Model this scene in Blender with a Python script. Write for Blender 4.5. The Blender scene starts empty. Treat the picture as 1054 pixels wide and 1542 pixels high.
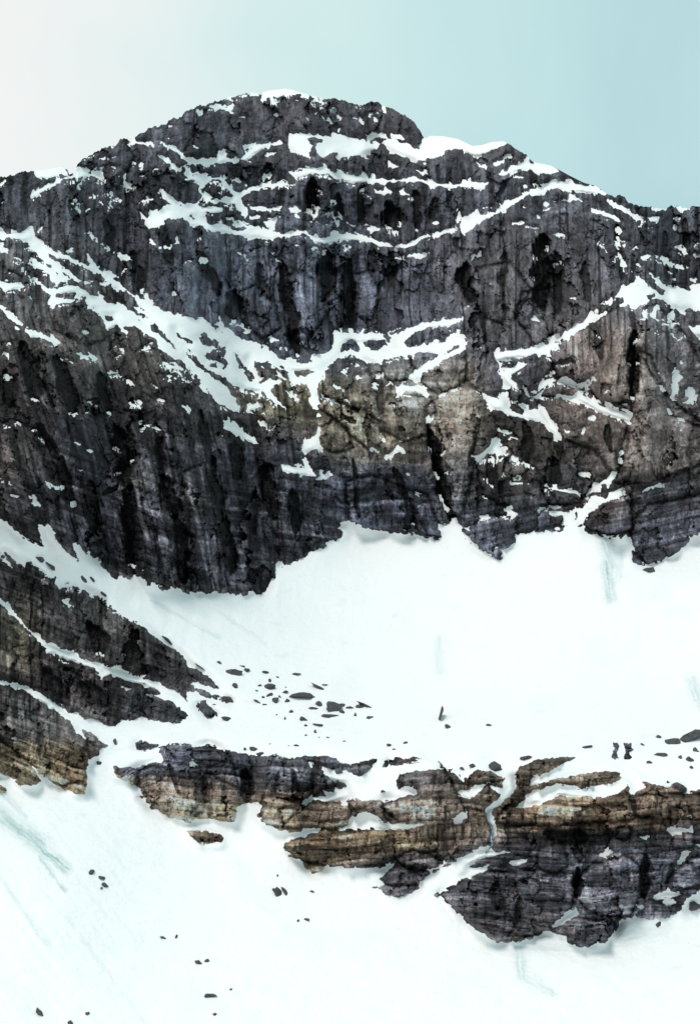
import bpy, math, random
import numpy as np
from mathutils import Vector
random.seed(7)
scene = bpy.context.scene
COL = scene.collection

# ------------------------------------------------------------------ camera
W0, H0 = 1054.0, 1542.0            # proportions of the view
PITCH = math.radians(10.0)
VFOV = math.radians(39.6)
F = H0 / 2 / math.tan(VFOV / 2)
CAM = np.array([0.0, 0.0, 320.0])
cd = bpy.data.cameras.new('camera')
cam = bpy.data.objects.new('camera', cd)
COL.objects.link(cam)
cam.location = CAM
cam.rotation_euler = (math.radians(90) + PITCH, 0, 0)
cd.sensor_fit = 'VERTICAL'
cd.sensor_height = 36
cd.sensor_width = 24
cd.lens = 18 / math.tan(VFOV / 2)
cd.clip_start = 1.0
cd.clip_end = 60000
scene.camera = cam

# ------------------------------------------------------------------ light, sky, exposure
SUN_EL, SUN_AZ = math.radians(52), math.radians(-149)   # azimuth from +Y (view direction), clockwise positive
sdir = Vector((math.sin(SUN_AZ) * math.cos(SUN_EL), math.cos(SUN_AZ) * math.cos(SUN_EL), math.sin(SUN_EL)))
sd = bpy.data.lights.new('sun', 'SUN')
sd.energy = 1.75
sd.angle = math.radians(18)
sd.color = (1.0, 0.94, 0.90)
so = bpy.data.objects.new('sun', sd)
so.rotation_euler = (-sdir).to_track_quat('-Z', 'Y').to_euler()
COL.objects.link(so)

wd = bpy.data.worlds.new('World')
scene.world = wd
wd.use_nodes = True
nt = wd.node_tree
nt.nodes.clear()
N = nt.nodes.new
out = N('ShaderNodeOutputWorld')
bg = N('ShaderNodeBackground')
bg.inputs['Strength'].default_value = 0.1
sky = N('ShaderNodeTexSky')
sky.sky_type = 'NISHITA'
sky.sun_disc = False
sky.sun_elevation = SUN_EL
sky.sun_rotation = SUN_AZ
sky.altitude = 2000
tc = N('ShaderNodeTexCoord')
# overcast veil: pale teal, brighter towards the left of the peak, with soft broad cloud
dotn = N('ShaderNodeVectorMath'); dotn.operation = 'DOT_PRODUCT'
dotn.inputs[1].default_value = (-0.93, 0.30, 0.12)
nz = N('ShaderNodeTexNoise'); nz.inputs['Scale'].default_value = 2.6
nz.inputs['Detail'].default_value = 6; nz.inputs['Roughness'].default_value = 0.52
nz.inputs['Distortion'].default_value = 0.4
mad = N('ShaderNodeMath'); mad.operation = 'MULTIPLY_ADD'
mad.inputs[1].default_value = 0.55
ramp = N('ShaderNodeValToRGB')
ramp.color_ramp.interpolation = 'B_SPLINE'
els = ramp.color_ramp.elements
els[0].position = 0.28; els[0].color = (.47, .69, .735, 1)
els[1].position = 0.80; els[1].color = (1.0, .99, .97, 1)
e = els.new(0.44); e.color = (.54, .80, .81, 1)
e = els.new(0.62); e.color = (.72, .93, .91, 1)
mix = N('ShaderNodeMix'); mix.data_type = 'RGBA'
mix.inputs['Factor'].default_value = 0.9
L = nt.links.new
L(tc.outputs['Generated'], dotn.inputs[0])
L(tc.outputs['Generated'], nz.inputs['Vector'])
L(nz.outputs['Fac'], mad.inputs[0])
L(dotn.outputs['Value'], mad.inputs[2])
L(mad.outputs['Value'], ramp.inputs['Fac'])
L(sky.outputs['Color'], mix.inputs['A'])
veil = N('ShaderNodeVectorMath'); veil.operation = 'SCALE'; veil.inputs['Scale'].default_value = 10.0
L(ramp.outputs['Color'], veil.inputs[0]); L(veil.outputs['Vector'], mix.inputs['B'])
L(mix.outputs['Result'], bg.inputs['Color'])
L(bg.outputs['Background'], out.inputs['Surface'])

scene.view_settings.view_transform = 'Standard'
scene.view_settings.look = 'None'
scene.view_settings.gamma = 1.0
scene.view_settings.exposure = 0.0
scene.view_settings.use_curve_mapping = False

# ------------------------------------------------------------------ noise
_rng = np.random.RandomState(11)
_perm = np.concatenate([_rng.permutation(256)] * 3).astype(np.int32)
_ang = _rng.rand(256) * 2 * np.pi
_gx = np.cos(_ang).astype(np.float32); _gy = np.sin(_ang).astype(np.float32)


_rx = _rng.rand(256).astype(np.float32); _ry = _rng.rand(256).astype(np.float32); _rz = _rng.rand(256).astype(np.float32)


def pn(x, y, seed=0):
    x = np.asarray(x, np.float32) + seed * 17.31; y = np.asarray(y, np.float32) + seed * 9.77
    xi = np.floor(x).astype(np.int32); yi = np.floor(y).astype(np.int32)
    fx = x - xi; fy = y - yi
    xi &= 255; yi &= 255
    u = fx * fx * fx * (fx * (fx * 6 - 15) + 10); v = fy * fy * fy * (fy * (fy * 6 - 15) + 10)
    x1 = (xi + 1) & 255; y1 = (yi + 1) & 255

    def g(a, b, dx, dy):
        h = _perm[_perm[a] + b]
        return _gx[h] * dx + _gy[h] * dy
    n0 = g(xi, yi, fx, fy); n1 = g(x1, yi, fx - 1, fy)
    n2 = g(xi, y1, fx, fy - 1); n3 = g(x1, y1, fx - 1, fy - 1)
    a = n0 + u * (n1 - n0); b = n2 + u * (n3 - n2)
    return (a + v * (b - a)) * 1.5


def fbm(x, y, o=4, seed=0, gain=0.5):
    s = 0; a = 1.0; f = 1.0; t = 0
    for k in range(o):
        s = s + a * pn(x * f, y * f, seed + k * 3); t += a; a *= gain; f *= 2.03
    return s / t


def billow(x, y, seed=0, p=0.7):
    return np.abs(np.clip(pn(x, y, seed) * 1.4, -1, 1)) ** p


def sstep(a, b, x):
    t = np.clip((x - a) / (b - a), 0, 1)
    return t * t * (3 - 2 * t)


def worley(x, y, seed=0):
    """fractured blocks: (height of tilted facet, crack closeness, random per block)"""
    x = np.asarray(x, np.float32) + seed * 5.3; y = np.asarray(y, np.float32) + seed * 3.1
    xi = np.floor(x).astype(np.int32); yi = np.floor(y).astype(np.int32)
    f1 = np.full(x.shape, 9, np.float32); f2 = f1.copy(); hh = np.zeros_like(f1); rr = np.zeros_like(f1)
    for dx in (-1, 0, 1):
        for dy in (-1, 0, 1):
            h = _perm[_perm[(xi + dx) & 255] + ((yi + dy) & 255)]
            ox = xi + dx + _rx[h] - x; oy = yi + dy + _ry[h] - y
            d = ox * ox + oy * oy
            n_ = d < f1
            f2 = np.where(n_, f1, np.minimum(f2, d)); f1 = np.where(n_, d, f1)
            hh = np.where(n_, _rz[h] + _gx[h] * ox * 0.9 + _gy[h] * oy * 0.9, hh); rr = np.where(n_, _rz[h], rr)
    return hh, np.sqrt(f2) - np.sqrt(f1), rr


def blur(a, ru, rv, it=3):
    def box(a, r, ax):
        if r < 1: return a
        a = np.moveaxis(a, ax, 0)
        p = np.concatenate([np.repeat(a[:1], r, 0), a, np.repeat(a[-1:], r, 0)], 0)
        c = np.cumsum(p.astype(np.float64), 0)
        c = np.concatenate([np.zeros_like(c[:1]), c], 0)
        o = (c[2 * r + 1:] - c[:-(2 * r + 1)]) / (2 * r + 1)
        return np.moveaxis(o, 0, ax).astype(np.float32)
    for _ in range(it):
        a = box(a, ru, 1); a = box(a, rv, 0)
    return a


# ------------------------------------------------------------------ survey sheets: outlines of rock and snow, taken sheet by sheet
SH = {'A': (0, 100, 2.928), 'B': (340, 100, 2.928), 'C': (690, 180, 2.896), 'D': (0, 320, 2.928), 'E': (340, 380, 2.928),
      'F': (690, 400, 2.896), 'G': (0, 600, 2.928), 'H': (340, 620, 2.928), 'I': (690, 620, 2.896), 'J': (0, 780, 2.928),
      'K': (0, 980, 2.928), 'L': (340, 980, 2.928), 'M': (640, 1080, 2.546), 'N': (0, 1200, 2.108), 'T': (527, 376, 2.0)}


def P(s, txt):
    x0, y0, k = SH[s]
    v = [float(t) for t in txt.replace(',', ' ').split()]
    return [(x0 + v[i] / k, y0 + v[i + 1] / k) for i in range(0, len(v), 2)]


SKY = (P('A', '0 492 30 488 90 470 140 462 170 460 270 445 300 455 305 478 335 465 340 435 365 410 390 400 425 372 450 365 480 350 510 348 530 322 560 322 580 330 620 298 655 275 690 262 735 258 745 240 800 220 820 200 880 175 910 170 960 152 990 143')
       + P('B', '0 143 40 135 90 122 160 120 180 108 265 98 300 105 350 120 440 145 480 145 520 152 580 170 600 170 630 158 660 155 700 175 750 195 790 215 830 250 855 280 870 310 880 318 900 306 960 308 1000 316')
       + P('C', '0 85 60 115 100 112 150 97 200 95 235 115 270 140 300 160 325 185 400 200 440 220 485 245 545 275 600 290 650 325 680 340 705 325 735 355 760 372 800 378 850 388 905 390 925 370 945 380 1000 392 1020 378 1054 380'))

MOUNTAIN_BASE = (P('G', '0 530 50 575 100 615 150 645 208 655 185 625 172 580 170 548 205 565 250 590 275 608 240 600 262 632 300 680 345 708 352 695 332 648 380 680 430 715 470 765 520 800 540 780 575 797 600 790 640 810 690 830 720 850 760 840 830 860 890 862 940 868 955 855 980 858')
    + P('H', '0 800 40 812 100 800 165 808 180 795 195 745 215 725 225 700 250 685 230 672 270 672 310 665 345 640 385 620 390 603 435 607 440 580 480 575 515 550 520 525 495 515 510 488 545 490 600 510 650 530 710 540 780 532 850 545 900 568 960 565 960 545 940 520 945 500 1000 490 1010 475 1025 480')
    + P('I', '15 500 15 530 60 580 120 620 165 645 185 640 185 605 210 600 250 580 255 540 300 530 360 522 440 525 470 515 520 515 570 535 660 550 730 540 745 560 755 590 775 590 755 610 755 655 800 668 810 675 865 665 920 635 985 585 1005 560 1054 520'))
MOUNTAIN = [(-400, -50), (-400, 700)] + [(x, y) for x, y in [(-150, 700)]] + MOUNTAIN_BASE + [(1120, 770), (1500, 740), (1500, -50)]

SNOW_M = [  # snow lying on the mountain
 P('A', '150 462 155 430 270 430 305 445 300 475 265 485 235 488 200 495 165 490'),
 P('A', '140 548 200 525 250 500 300 485 335 450 385 455 390 470 440 470 455 505 425 490 400 480 330 500 300 495 240 525 180 560 145 582'),
 P('A', '570 332 640 330 685 350 620 345 575 347'),
 P('A', '700 330 770 352 812 388 850 405 960 405 975 380 1005 375 1000 400 1054 408 1054 418 960 425 910 442 870 430 810 415 780 375 740 362'),
 P('A', '700 390 740 400 800 455 770 450 710 410'),
 P('A', '708 543 760 580 800 610 810 640 770 625 715 570'),
 P('A', '815 440 850 470 900 480 950 470 980 480 1000 520 1030 545 1060 560 1060 620 1040 592 980 578 940 575 905 555 900 540 925 500 960 490 930 490 915 540 930 590 895 560 870 510 840 505 815 475'),
 P('A', '895 540 930 575 980 580 1040 582 1060 600 1060 615 1040 600 980 605 930 600 900 570'),
 P('A', '620 650 650 665 655 640 700 630 740 610 790 640 810 640 795 600 830 600 880 610 960 610 990 630 960 645 890 645 930 690 980 685 1054 700 1054 740 990 725 950 735 890 700 850 705 800 668 740 675 690 710 655 715 640 680'),
 P('A', '660 762 705 792 750 798 710 806 665 778'), P('A', '780 745 790 775 760 792 755 786 778 775'),
 P('A', '905 170 960 166 985 178 1030 174 1035 197 980 192 930 182'),
 P('B', '0 150 40 128 90 118 150 112 180 98 265 80 350 108 445 138 440 157 385 145 330 128 260 122 230 142 190 142 155 152 160 130 100 130 85 138 20 142'),
 P('B', '560 228 590 222 608 255 580 240'), P('B', '620 210 640 215 672 243 650 238'),
 P('B', '285 305 325 290 390 302 440 305 500 300 560 315 600 322 650 300 690 293 715 312 735 325 725 292 780 300 787 318 748 322 790 345 850 362 865 350 862 325 900 295 960 298 1000 305 1054 318 1054 355 1000 365 960 380 920 410 890 405 850 425 820 410 780 395 735 390 690 332 650 370 600 400 560 395 510 405 480 380 440 395 400 385 360 400 330 395 290 375 275 340'),
 P('B', '0 403 28 412 60 402 110 362 80 352 130 335 205 338 190 350 240 325 262 342 200 352 160 365 120 395 90 414 0 420'),
 P('B', '185 388 235 374 225 386 185 397'),
 P('B', '280 465 340 455 335 440 380 438 430 437 480 460 530 470 590 470 610 470 630 500 640 480 660 495 760 500 840 482 860 495 900 510 960 512 1035 520 1020 537 960 537 900 527 860 508 790 508 720 512 690 522 640 507 560 517 520 502 490 502 455 477 390 472 330 487 290 477'),
 P('B', '650 545 690 545 700 530 735 555 700 568 670 560'), P('B', '760 546 815 558 818 572 780 564'),
 P('B', '716 423 770 438 740 449 718 442'), P('B', '838 453 882 468 865 481'), P('B', '150 490 195 478 190 488 155 500'),
 P('B', '0 516 30 530 45 558 95 543 90 518 110 526 175 523 260 503 262 518 200 532 110 554 70 574 40 567 0 537'),
 P('B', '100 613 180 623 250 620 240 637 150 634 110 632'), P('B', '268 625 300 613 347 640 320 640 280 637'),
 P('B', '0 573 40 588 90 623 102 650 88 668 78 680 112 692 90 694 72 688 80 665 60 628 20 603 0 597'),
 P('B', '105 653 150 658 145 672 110 672'), P('B', '168 685 185 670 230 670 206 714 180 702'),
 P('B', '0 690 60 705 90 712 60 688 100 698 180 713 250 725 240 740 300 725 350 722 380 743 420 748 480 733 560 733 640 753 680 773 700 778 780 788 830 773 850 748 900 740 990 712 1002 722 940 747 880 757 830 787 790 802 740 802 680 792 640 774 560 767 500 767 430 782 390 772 350 737 310 742 250 752 210 760 130 757 110 767 70 747 0 730'),
 P('B', '788 835 850 816 892 825 880 834 830 842 790 852'), P('B', '618 706 690 710 680 722 650 727 635 737'),
 P('B', '533 688 582 698 560 705'),
 P('B', '385 792 435 812 425 820 395 802'),
 P('C', '0 60 60 95 100 92 150 80 200 80 224 105 150 130 110 150 75 160 30 140 15 120 0 125'),
 P('C', '85 193 130 198 125 210 95 207'), P('C', '155 190 200 170 200 184 165 207'),
 P('C', '170 240 215 215 240 190 300 175 325 178 400 190 440 215 440 226 400 237 345 240 320 222 280 212 240 227 195 252'),
 P('C', '0 430 5 398 15 420 60 413 85 393 100 408 160 398 180 373 240 348 290 323 310 303 335 303 325 283 360 288 410 256 450 260 480 260 520 276 560 278 600 282 650 318 640 330 610 324 560 320 520 312 495 310 502 327 540 362 520 352 480 347 450 357 488 327 460 302 430 294 385 302 370 327 330 332 300 327 240 372 200 397 150 417 100 442 60 477 30 497 0 477'),
 P('C', '20 268 60 261 132 271 115 302 85 310 60 292 20 282'),
 P('C', '575 388 640 398 702 433 708 445 650 422 610 414 580 402'),
 P('C', '650 348 700 366 742 393 806 440 770 434 730 407 690 382 660 372'),
 P('C', '818 423 882 418 870 442 840 447'), P('C', '793 600 840 586 847 598 800 609'), P('C', '858 590 937 628 930 637 858 606'),
 P('C', '943 553 972 553 1000 585 985 582'),
 P('C', '840 395 850 375 905 378 902 397'), P('C', '945 387 950 370 1015 378 1012 400 960 395'),
 P('D', '50 85 145 65 155 105 240 163 300 192 395 238 385 183 420 223 460 260 490 260 555 340 540 350 490 315 450 328 438 310 470 300 430 267 390 252 350 228 300 208 260 202 220 182 180 142 230 200 300 250 360 305 330 303 300 282 312 302 270 302 265 282 200 222 170 182 130 132 60 112 0 112 -40 90 -40 66 0 70'),
 P('D', '150 213 185 223 190 245 200 223 265 283 260 330 300 313 330 318 395 358 440 373 430 348 480 398 520 403 600 448 690 518 740 568 800 630 790 652 700 605 690 562 640 532 600 502 560 542 540 522 520 490 480 517 455 462 430 432 400 412 380 367 320 347 260 357 250 367 330 385 342 375 320 397 270 397 230 420 215 390 230 370 190 342 163 298 220 330 255 335 215 272 155 237'),
 P('D', '550 335 640 385 632 343 660 393 720 433 800 453 870 473 895 463 960 518 980 523 950 463 965 463 1000 508 1060 553 1060 612 990 587 960 600 905 620 905 650 960 650 1000 692 940 702 880 672 820 612 760 552 700 502 640 442 580 372'),
 P('D', '560 350 650 430 720 500 800 590 830 640 900 700 1000 770 1060 850 1060 878 1000 850 960 820 900 742 840 682 790 642 740 582 700 542 650 482 590 408 660 452'),
 P('D', '1060 720 1040 740 950 712 930 690 1000 698 1060 728'),
 P('D', '-20 120 0 133 42 165 35 187 0 157'), P('D', '-20 290 0 293 50 303 100 310 112 330 60 337 25 347 0 327'),
 P('D', '-20 385 0 398 40 433 80 468 102 497 75 492 30 457'), P('D', '113 503 150 518 200 533 277 578 230 572 170 552 130 542'),
 P('D', '343 620 390 623 437 645 430 654 395 642 390 657 360 642'), P('D', '713 658 770 663 807 695 750 692'),
 P('D', '380 83 420 108 482 172 450 152 410 117'), P('D', '510 168 560 188 567 210 520 197'),
 P('D', '280 175 320 160 325 172'), P('D', '370 308 405 301 402 318 375 322'),
 P('D', '835 668 880 708 930 768 1060 868 1060 884 960 842 900 762 850 702'),
 P('D', '883 756 925 802 900 792'),
 P('E', '0 330 60 380 150 403 190 433 250 465 320 476 360 483 380 453 420 448 470 428 485 353 530 343 590 353 640 340 700 363 710 400 735 403 720 358 760 353 790 333 850 318 920 298 960 288 1042 288 1030 307 980 330 990 370 1020 348 1060 370 1060 392 1000 422 960 452 900 442 850 440 800 462 760 457 700 477 680 492 630 487 600 462 560 452 510 457 470 482 430 517 440 552 400 600 432 652 415 642 400 692 380 687 365 652 375 622 340 572 330 602 300 572 250 562 200 532 150 502 140 552 90 502 40 442 0 402'),
 P('E', '0 400 40 430 60 510 110 560 150 565 200 555 250 565 200 600 230 650 267 692 230 672 190 642 150 612 100 607 30 587 0 562'),
 P('E', '100 663 162 668 130 690 110 700 122 712 90 707'), P('E', '148 748 207 765 200 774 150 762'),
 P('E', '245 590 318 652 290 644'), P('E', '-10 630 50 688 40 702 -10 672'), P('E', '-10 725 60 763 120 808 152 850 100 832 50 802 -10 780'),
 P('E', '748 590 800 578 850 588 907 625 890 634 840 614 780 614 745 612'),
 P('E', '805 533 860 503 940 458 1060 405 1060 422 950 477 880 517 855 532 850 572 815 557'),
 P('E', '883 735 922 713 915 737 900 744'), P('E', '340 855 360 828 400 798 412 840 428 872 340 872'),
 P('F', '0 285 40 305 72 322 30 350 0 380 0 350 40 325 0 320'),
 P('F', '155 373 200 363 300 353 350 350 390 328 440 303 500 263 560 228 600 188 612 200 590 215 637 203 620 232 560 247 520 277 480 307 420 342 400 387 350 392 340 382 280 397 200 407 170 410 200 440 240 440 260 430 312 420 280 442 225 480 240 500 277 528 240 527 200 532 190 492 175 465 195 460 190 440 160 407'),
 P('F', '390 470 410 468 370 520 390 500 450 488 500 508 510 523 550 518 580 488 587 500 560 532 530 545 570 568 600 593 660 608 750 645 745 682 700 662 650 657 600 632 560 602 520 607 470 582 430 568 500 568 510 547 480 512 430 502 390 514 360 547 345 572 300 557 300 545 345 540 350 505'),
 P('F', '105 558 150 573 180 578 165 568 205 558 215 600 240 630 290 648 290 630 240 598 280 603 330 633 350 608 400 668 430 698 440 720 450 757 420 757 400 722 370 687 310 672 240 657 190 637 150 627 130 592'),
 P('F', '450 700 492 720 470 737'),
 P('F', '60 835 100 825 140 790 148 755 180 758 185 790 207 800 175 842 155 837 165 817 130 822 90 847'),
 P('F', '533 710 552 700 545 742'),
 P('F', '680 140 720 95 770 65 765 38 790 56 870 110 915 130 860 75 835 38 870 48 920 93 960 98 1010 108 1000 88 1054 83 1150 83 1150 220 1054 200 1020 185 990 222 950 190 900 157 870 142 820 157 790 162 780 190 750 192 730 152 710 137'),
 P('F', '790 203 830 193 872 173 867 205 860 233 900 233 935 208 942 220 922 230 920 252 900 242 855 242 825 222'),
 P('F', '625 170 640 153 682 148 660 167'), P('F', '693 163 732 170 725 182'), P('F', '848 243 877 305 860 282'),
 P('F', '990 262 1054 260 1150 265 1150 340 1054 327 1030 302'),
 P('F', '925 500 945 448 960 453 965 480 982 488 955 510 955 560 962 592 930 572 918 540'),
 P('F', '970 600 1000 580 983 543 1015 528 1032 545 1027 612 1000 607'),
 P('I', '343 430 400 423 465 423 470 440 510 425 540 420 560 383 600 358 625 363 640 385 660 353 717 338 722 355 700 377 660 377 600 412 560 442 540 472 520 500 542 503 547 540 520 545 450 545 442 525 450 508 465 490 470 452 420 457 390 442'),
 P('I', '570 365 600 308 640 283 682 263 672 290 655 332 640 312 610 352'),
 P('I', '388 323 420 328 480 338 527 336 527 364 500 357 450 347 410 337'), P('I', '203 430 235 421 264 445 240 460'),
 P('I', '798 345 840 323 887 308 887 325 840 337'),
 P('H', '232 222 275 225 340 240 380 260 410 285 470 266 472 285 430 295 380 282 300 272 260 262'),
 P('H', '332 193 347 213 374 252 350 237'), P('H', '336 172 350 138 385 108 407 98 412 150 432 177 400 167 350 180'),
 P('H', '698 200 740 173 755 133 770 138 780 163 802 187 760 172 730 207'), P('H', '658 88 702 127 688 118'),
 P('G', '985 83 1060 113 1060 167 1020 152 990 127'), P('G', '123 423 150 428 180 470 165 475 130 442'),
 P('G', '198 363 240 383 277 395 260 404 215 382'),
]
ROCK_IN = [  # rocks standing out of those patches
 P('B', '360 318 390 310 427 320 420 335 402 347 412 385 408 398 358 400 385 350 365 330'), P('B', '625 326 670 305 710 318 700 332 640 334'),
 P('B', '18 710 60 708 72 718 30 722'), P('A', '905 555 920 505 965 495 1000 530 1040 575 980 582 930 578'),
 P('A', '930 483 970 478 975 492 935 492'), P('A', '830 655 845 650 870 680 850 678'), P('A', '250 478 275 470 285 480 260 490'),
 P('D', '875 550 900 533 962 570 962 592 930 602 895 582'), P('D', '770 513 852 575 820 572 780 542'), P('D', '900 620 950 612 957 640 905 650'),
 P('D', '915 660 955 660 957 680 920 682'), P('D', '465 455 500 452 512 468 480 472'), P('D', '545 505 600 500 620 522 560 525'),
 P('D', '640 470 720 530 790 610 760 590 700 540'), P('D', '600 430 650 460 700 510 650 480'),
 P('D', '820 590 870 640 900 680 860 655'), P('D', '270 250 330 300 300 290 275 265'),
 P('E', '513 410 550 378 602 410 590 437 550 427 510 442'), P('E', '595 392 640 385 700 383 707 412 660 432 620 412'),
 P('E', '788 395 830 350 900 330 970 320 1002 365 960 387 840 412 800 412'), P('E', '298 520 350 518 412 525 380 537 350 547 300 542'),
 P('E', '148 490 180 488 232 542 200 532'), P('E', '218 488 250 498 302 562 270 557 230 522'),
 P('E', '60 510 80 513 135 562 100 557'), P('E', '100 470 130 490 150 520 120 505'),
 P('F', '768 88 782 82 797 90 782 98'), P('F', '820 130 850 122 856 136 828 142'), P('F', '985 195 1012 185 1018 195 995 205'),
 P('I', '508 440 520 432 524 450 516 475 508 462'),
]
# small spots of snow: sheet, x, y, half width, half height, tilt
SPOTS = """A 705 278 13 6 0;A 750 265 8 5 0;A 880 200 9 6 30;A 440 445 14 5 0;A 500 400 24 6 -10;A 500 445 14 6 20;A 545 487 14 10 20;A 560 515 18 6 50;
A 595 425 7 9 0;A 520 580 9 6 0;A 490 560 5 9 0;A 455 405 11 4 -20;A 497 360 8 7 0;A 905 856 34 7 0;A 620 432 6 8 30;A 650 578 7 6 0;A 740 315 10 4 0;A 320 805 8 5 0;
B 215 148 15 8 0;B 320 153 14 6 10;B 445 235 22 6 28;B 495 228 11 5 0;B 500 280 6 12 0;B 388 208 7 6 0;B 698 183 13 7 30;B 20 183 22 9 0;B 75 225 13 5 0;B 218 215 6 5 0;B 595 172 14 8 0;
B 315 662 16 5 40;B 405 685 17 4 0;B 440 685 15 4 0;B 492 688 10 8 60;B 925 690 16 6 0;B 540 796 16 4 0;B 315 790 14 4 0;B 215 820 8 6 0;B 60 825 12 5 20;B 95 840 14 6 50;B 40 500 12 4 0;B 55 525 14 5 0;B 990 420 9 4 0;B 870 430 8 4 0;
C 270 252 19 6 0;C 400 388 19 6 -15;C 386 370 9 7 0;C 347 426 10 5 0;C 258 453 23 7 -10;C 318 470 23 6 5;C 428 502 26 7 5;C 68 597 25 6 -35;C 708 487 13 10 30;C 718 532 12 9 0;C 692 595 11 8 0;C 725 633 16 9 35;C 742 658 15 5 20;C 785 637 13 8 30;C 835 475 9 5 0;C 942 475 5 9 0;C 970 646 15 7 10;C 1015 698 8 6 0;C 420 360 7 4 0;C 220 157 9 5 0;C 292 292 6 3 0;C 293 380 6 4 0;C 115 385 10 5 0;C 155 385 12 5 0;C 15 405 6 9 0;C 900 790 5 5 0;C 1030 590 8 6 30;
D 80 207 16 8 20;D 182 75 9 5 0;D 78 510 13 8 20;D 28 630 17 7 30;D 30 728 13 4 0;D 320 663 17 5 10;D 290 648 9 4 0;D 492 706 21 7 -5;D 590 760 27 4 45;D 620 838 13 8 30;D 710 828 19 10 20;D 823 860 21 10 20;D 532 603 17 8 30;D 748 722 15 6 0;D 650 600 7 5 0;D 765 360 5 4 0;D 45 580 6 4 0;D 100 250 5 12 60;D 840 225 8 5 0;D 1040 490 22 8 20;D 270 510 12 4 40;D 380 535 20 4 10;
E 525 518 15 10 -40;E 595 550 16 10 -20;E 490 597 25 8 20;E 540 492 11 6 0;E 585 500 16 5 0;E 670 540 19 7 0;E 965 632 20 7 0;E 408 722 8 12 -20;E 418 780 8 10 0;E 45 318 24 7 20;E 95 345 10 12 -30;E 212 388 20 14 0;E 256 423 12 8 0;E 341 393 5 6 0;E 655 592 10 5 0;E 800 810 8 6 0;E 468 648 6 8 0;
F 250 843 20 17 -30;F 198 725 22 7 20;F 972 425 8 7 0;F 912 635 11 6 30;F 968 675 15 9 -40;F 985 720 15 7 30;F 880 470 8 5 0;F 885 535 10 6 30;F 335 236 19 8 20;F 612 313 6 4 0;F 40 183 14 4 -10;F 1015 62 8 6 0;F 70 295 5 6 0;F 350 860 5 4 0;F 5 235 14 10 -20;F 580 660 8 4 0;F 700 818 8 4 0;F 1030 635 8 6 -30;
I 125 462 26 6 5;I 270 313 42 5 3;I 258 288 11 11 0;I 550 275 17 5 0;I 700 215 6 5 0;I 695 180 5 8 0;I 490 378 4 14 0;I 440 510 14 5 0;I 620 320 5 8 0;
H 845 370 13 6 30;H 850 418 8 4 0;H 805 280 7 7 0;H 655 168 16 8 30;H 705 202 9 5 0;H 900 28 20 7 -30;H 415 270 6 8 0;H 200 660 16 5 25;H 1010 478 8 5 0;
G 33 372 27 9 10;G 70 430 25 14 10;G 400 230 16 6 15;G 272 175 8 5 0;G 328 465 7 5 0;G 620 15 11 8 0;G 345 200 12 3 20;G 985 165 6 5 0"""

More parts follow.
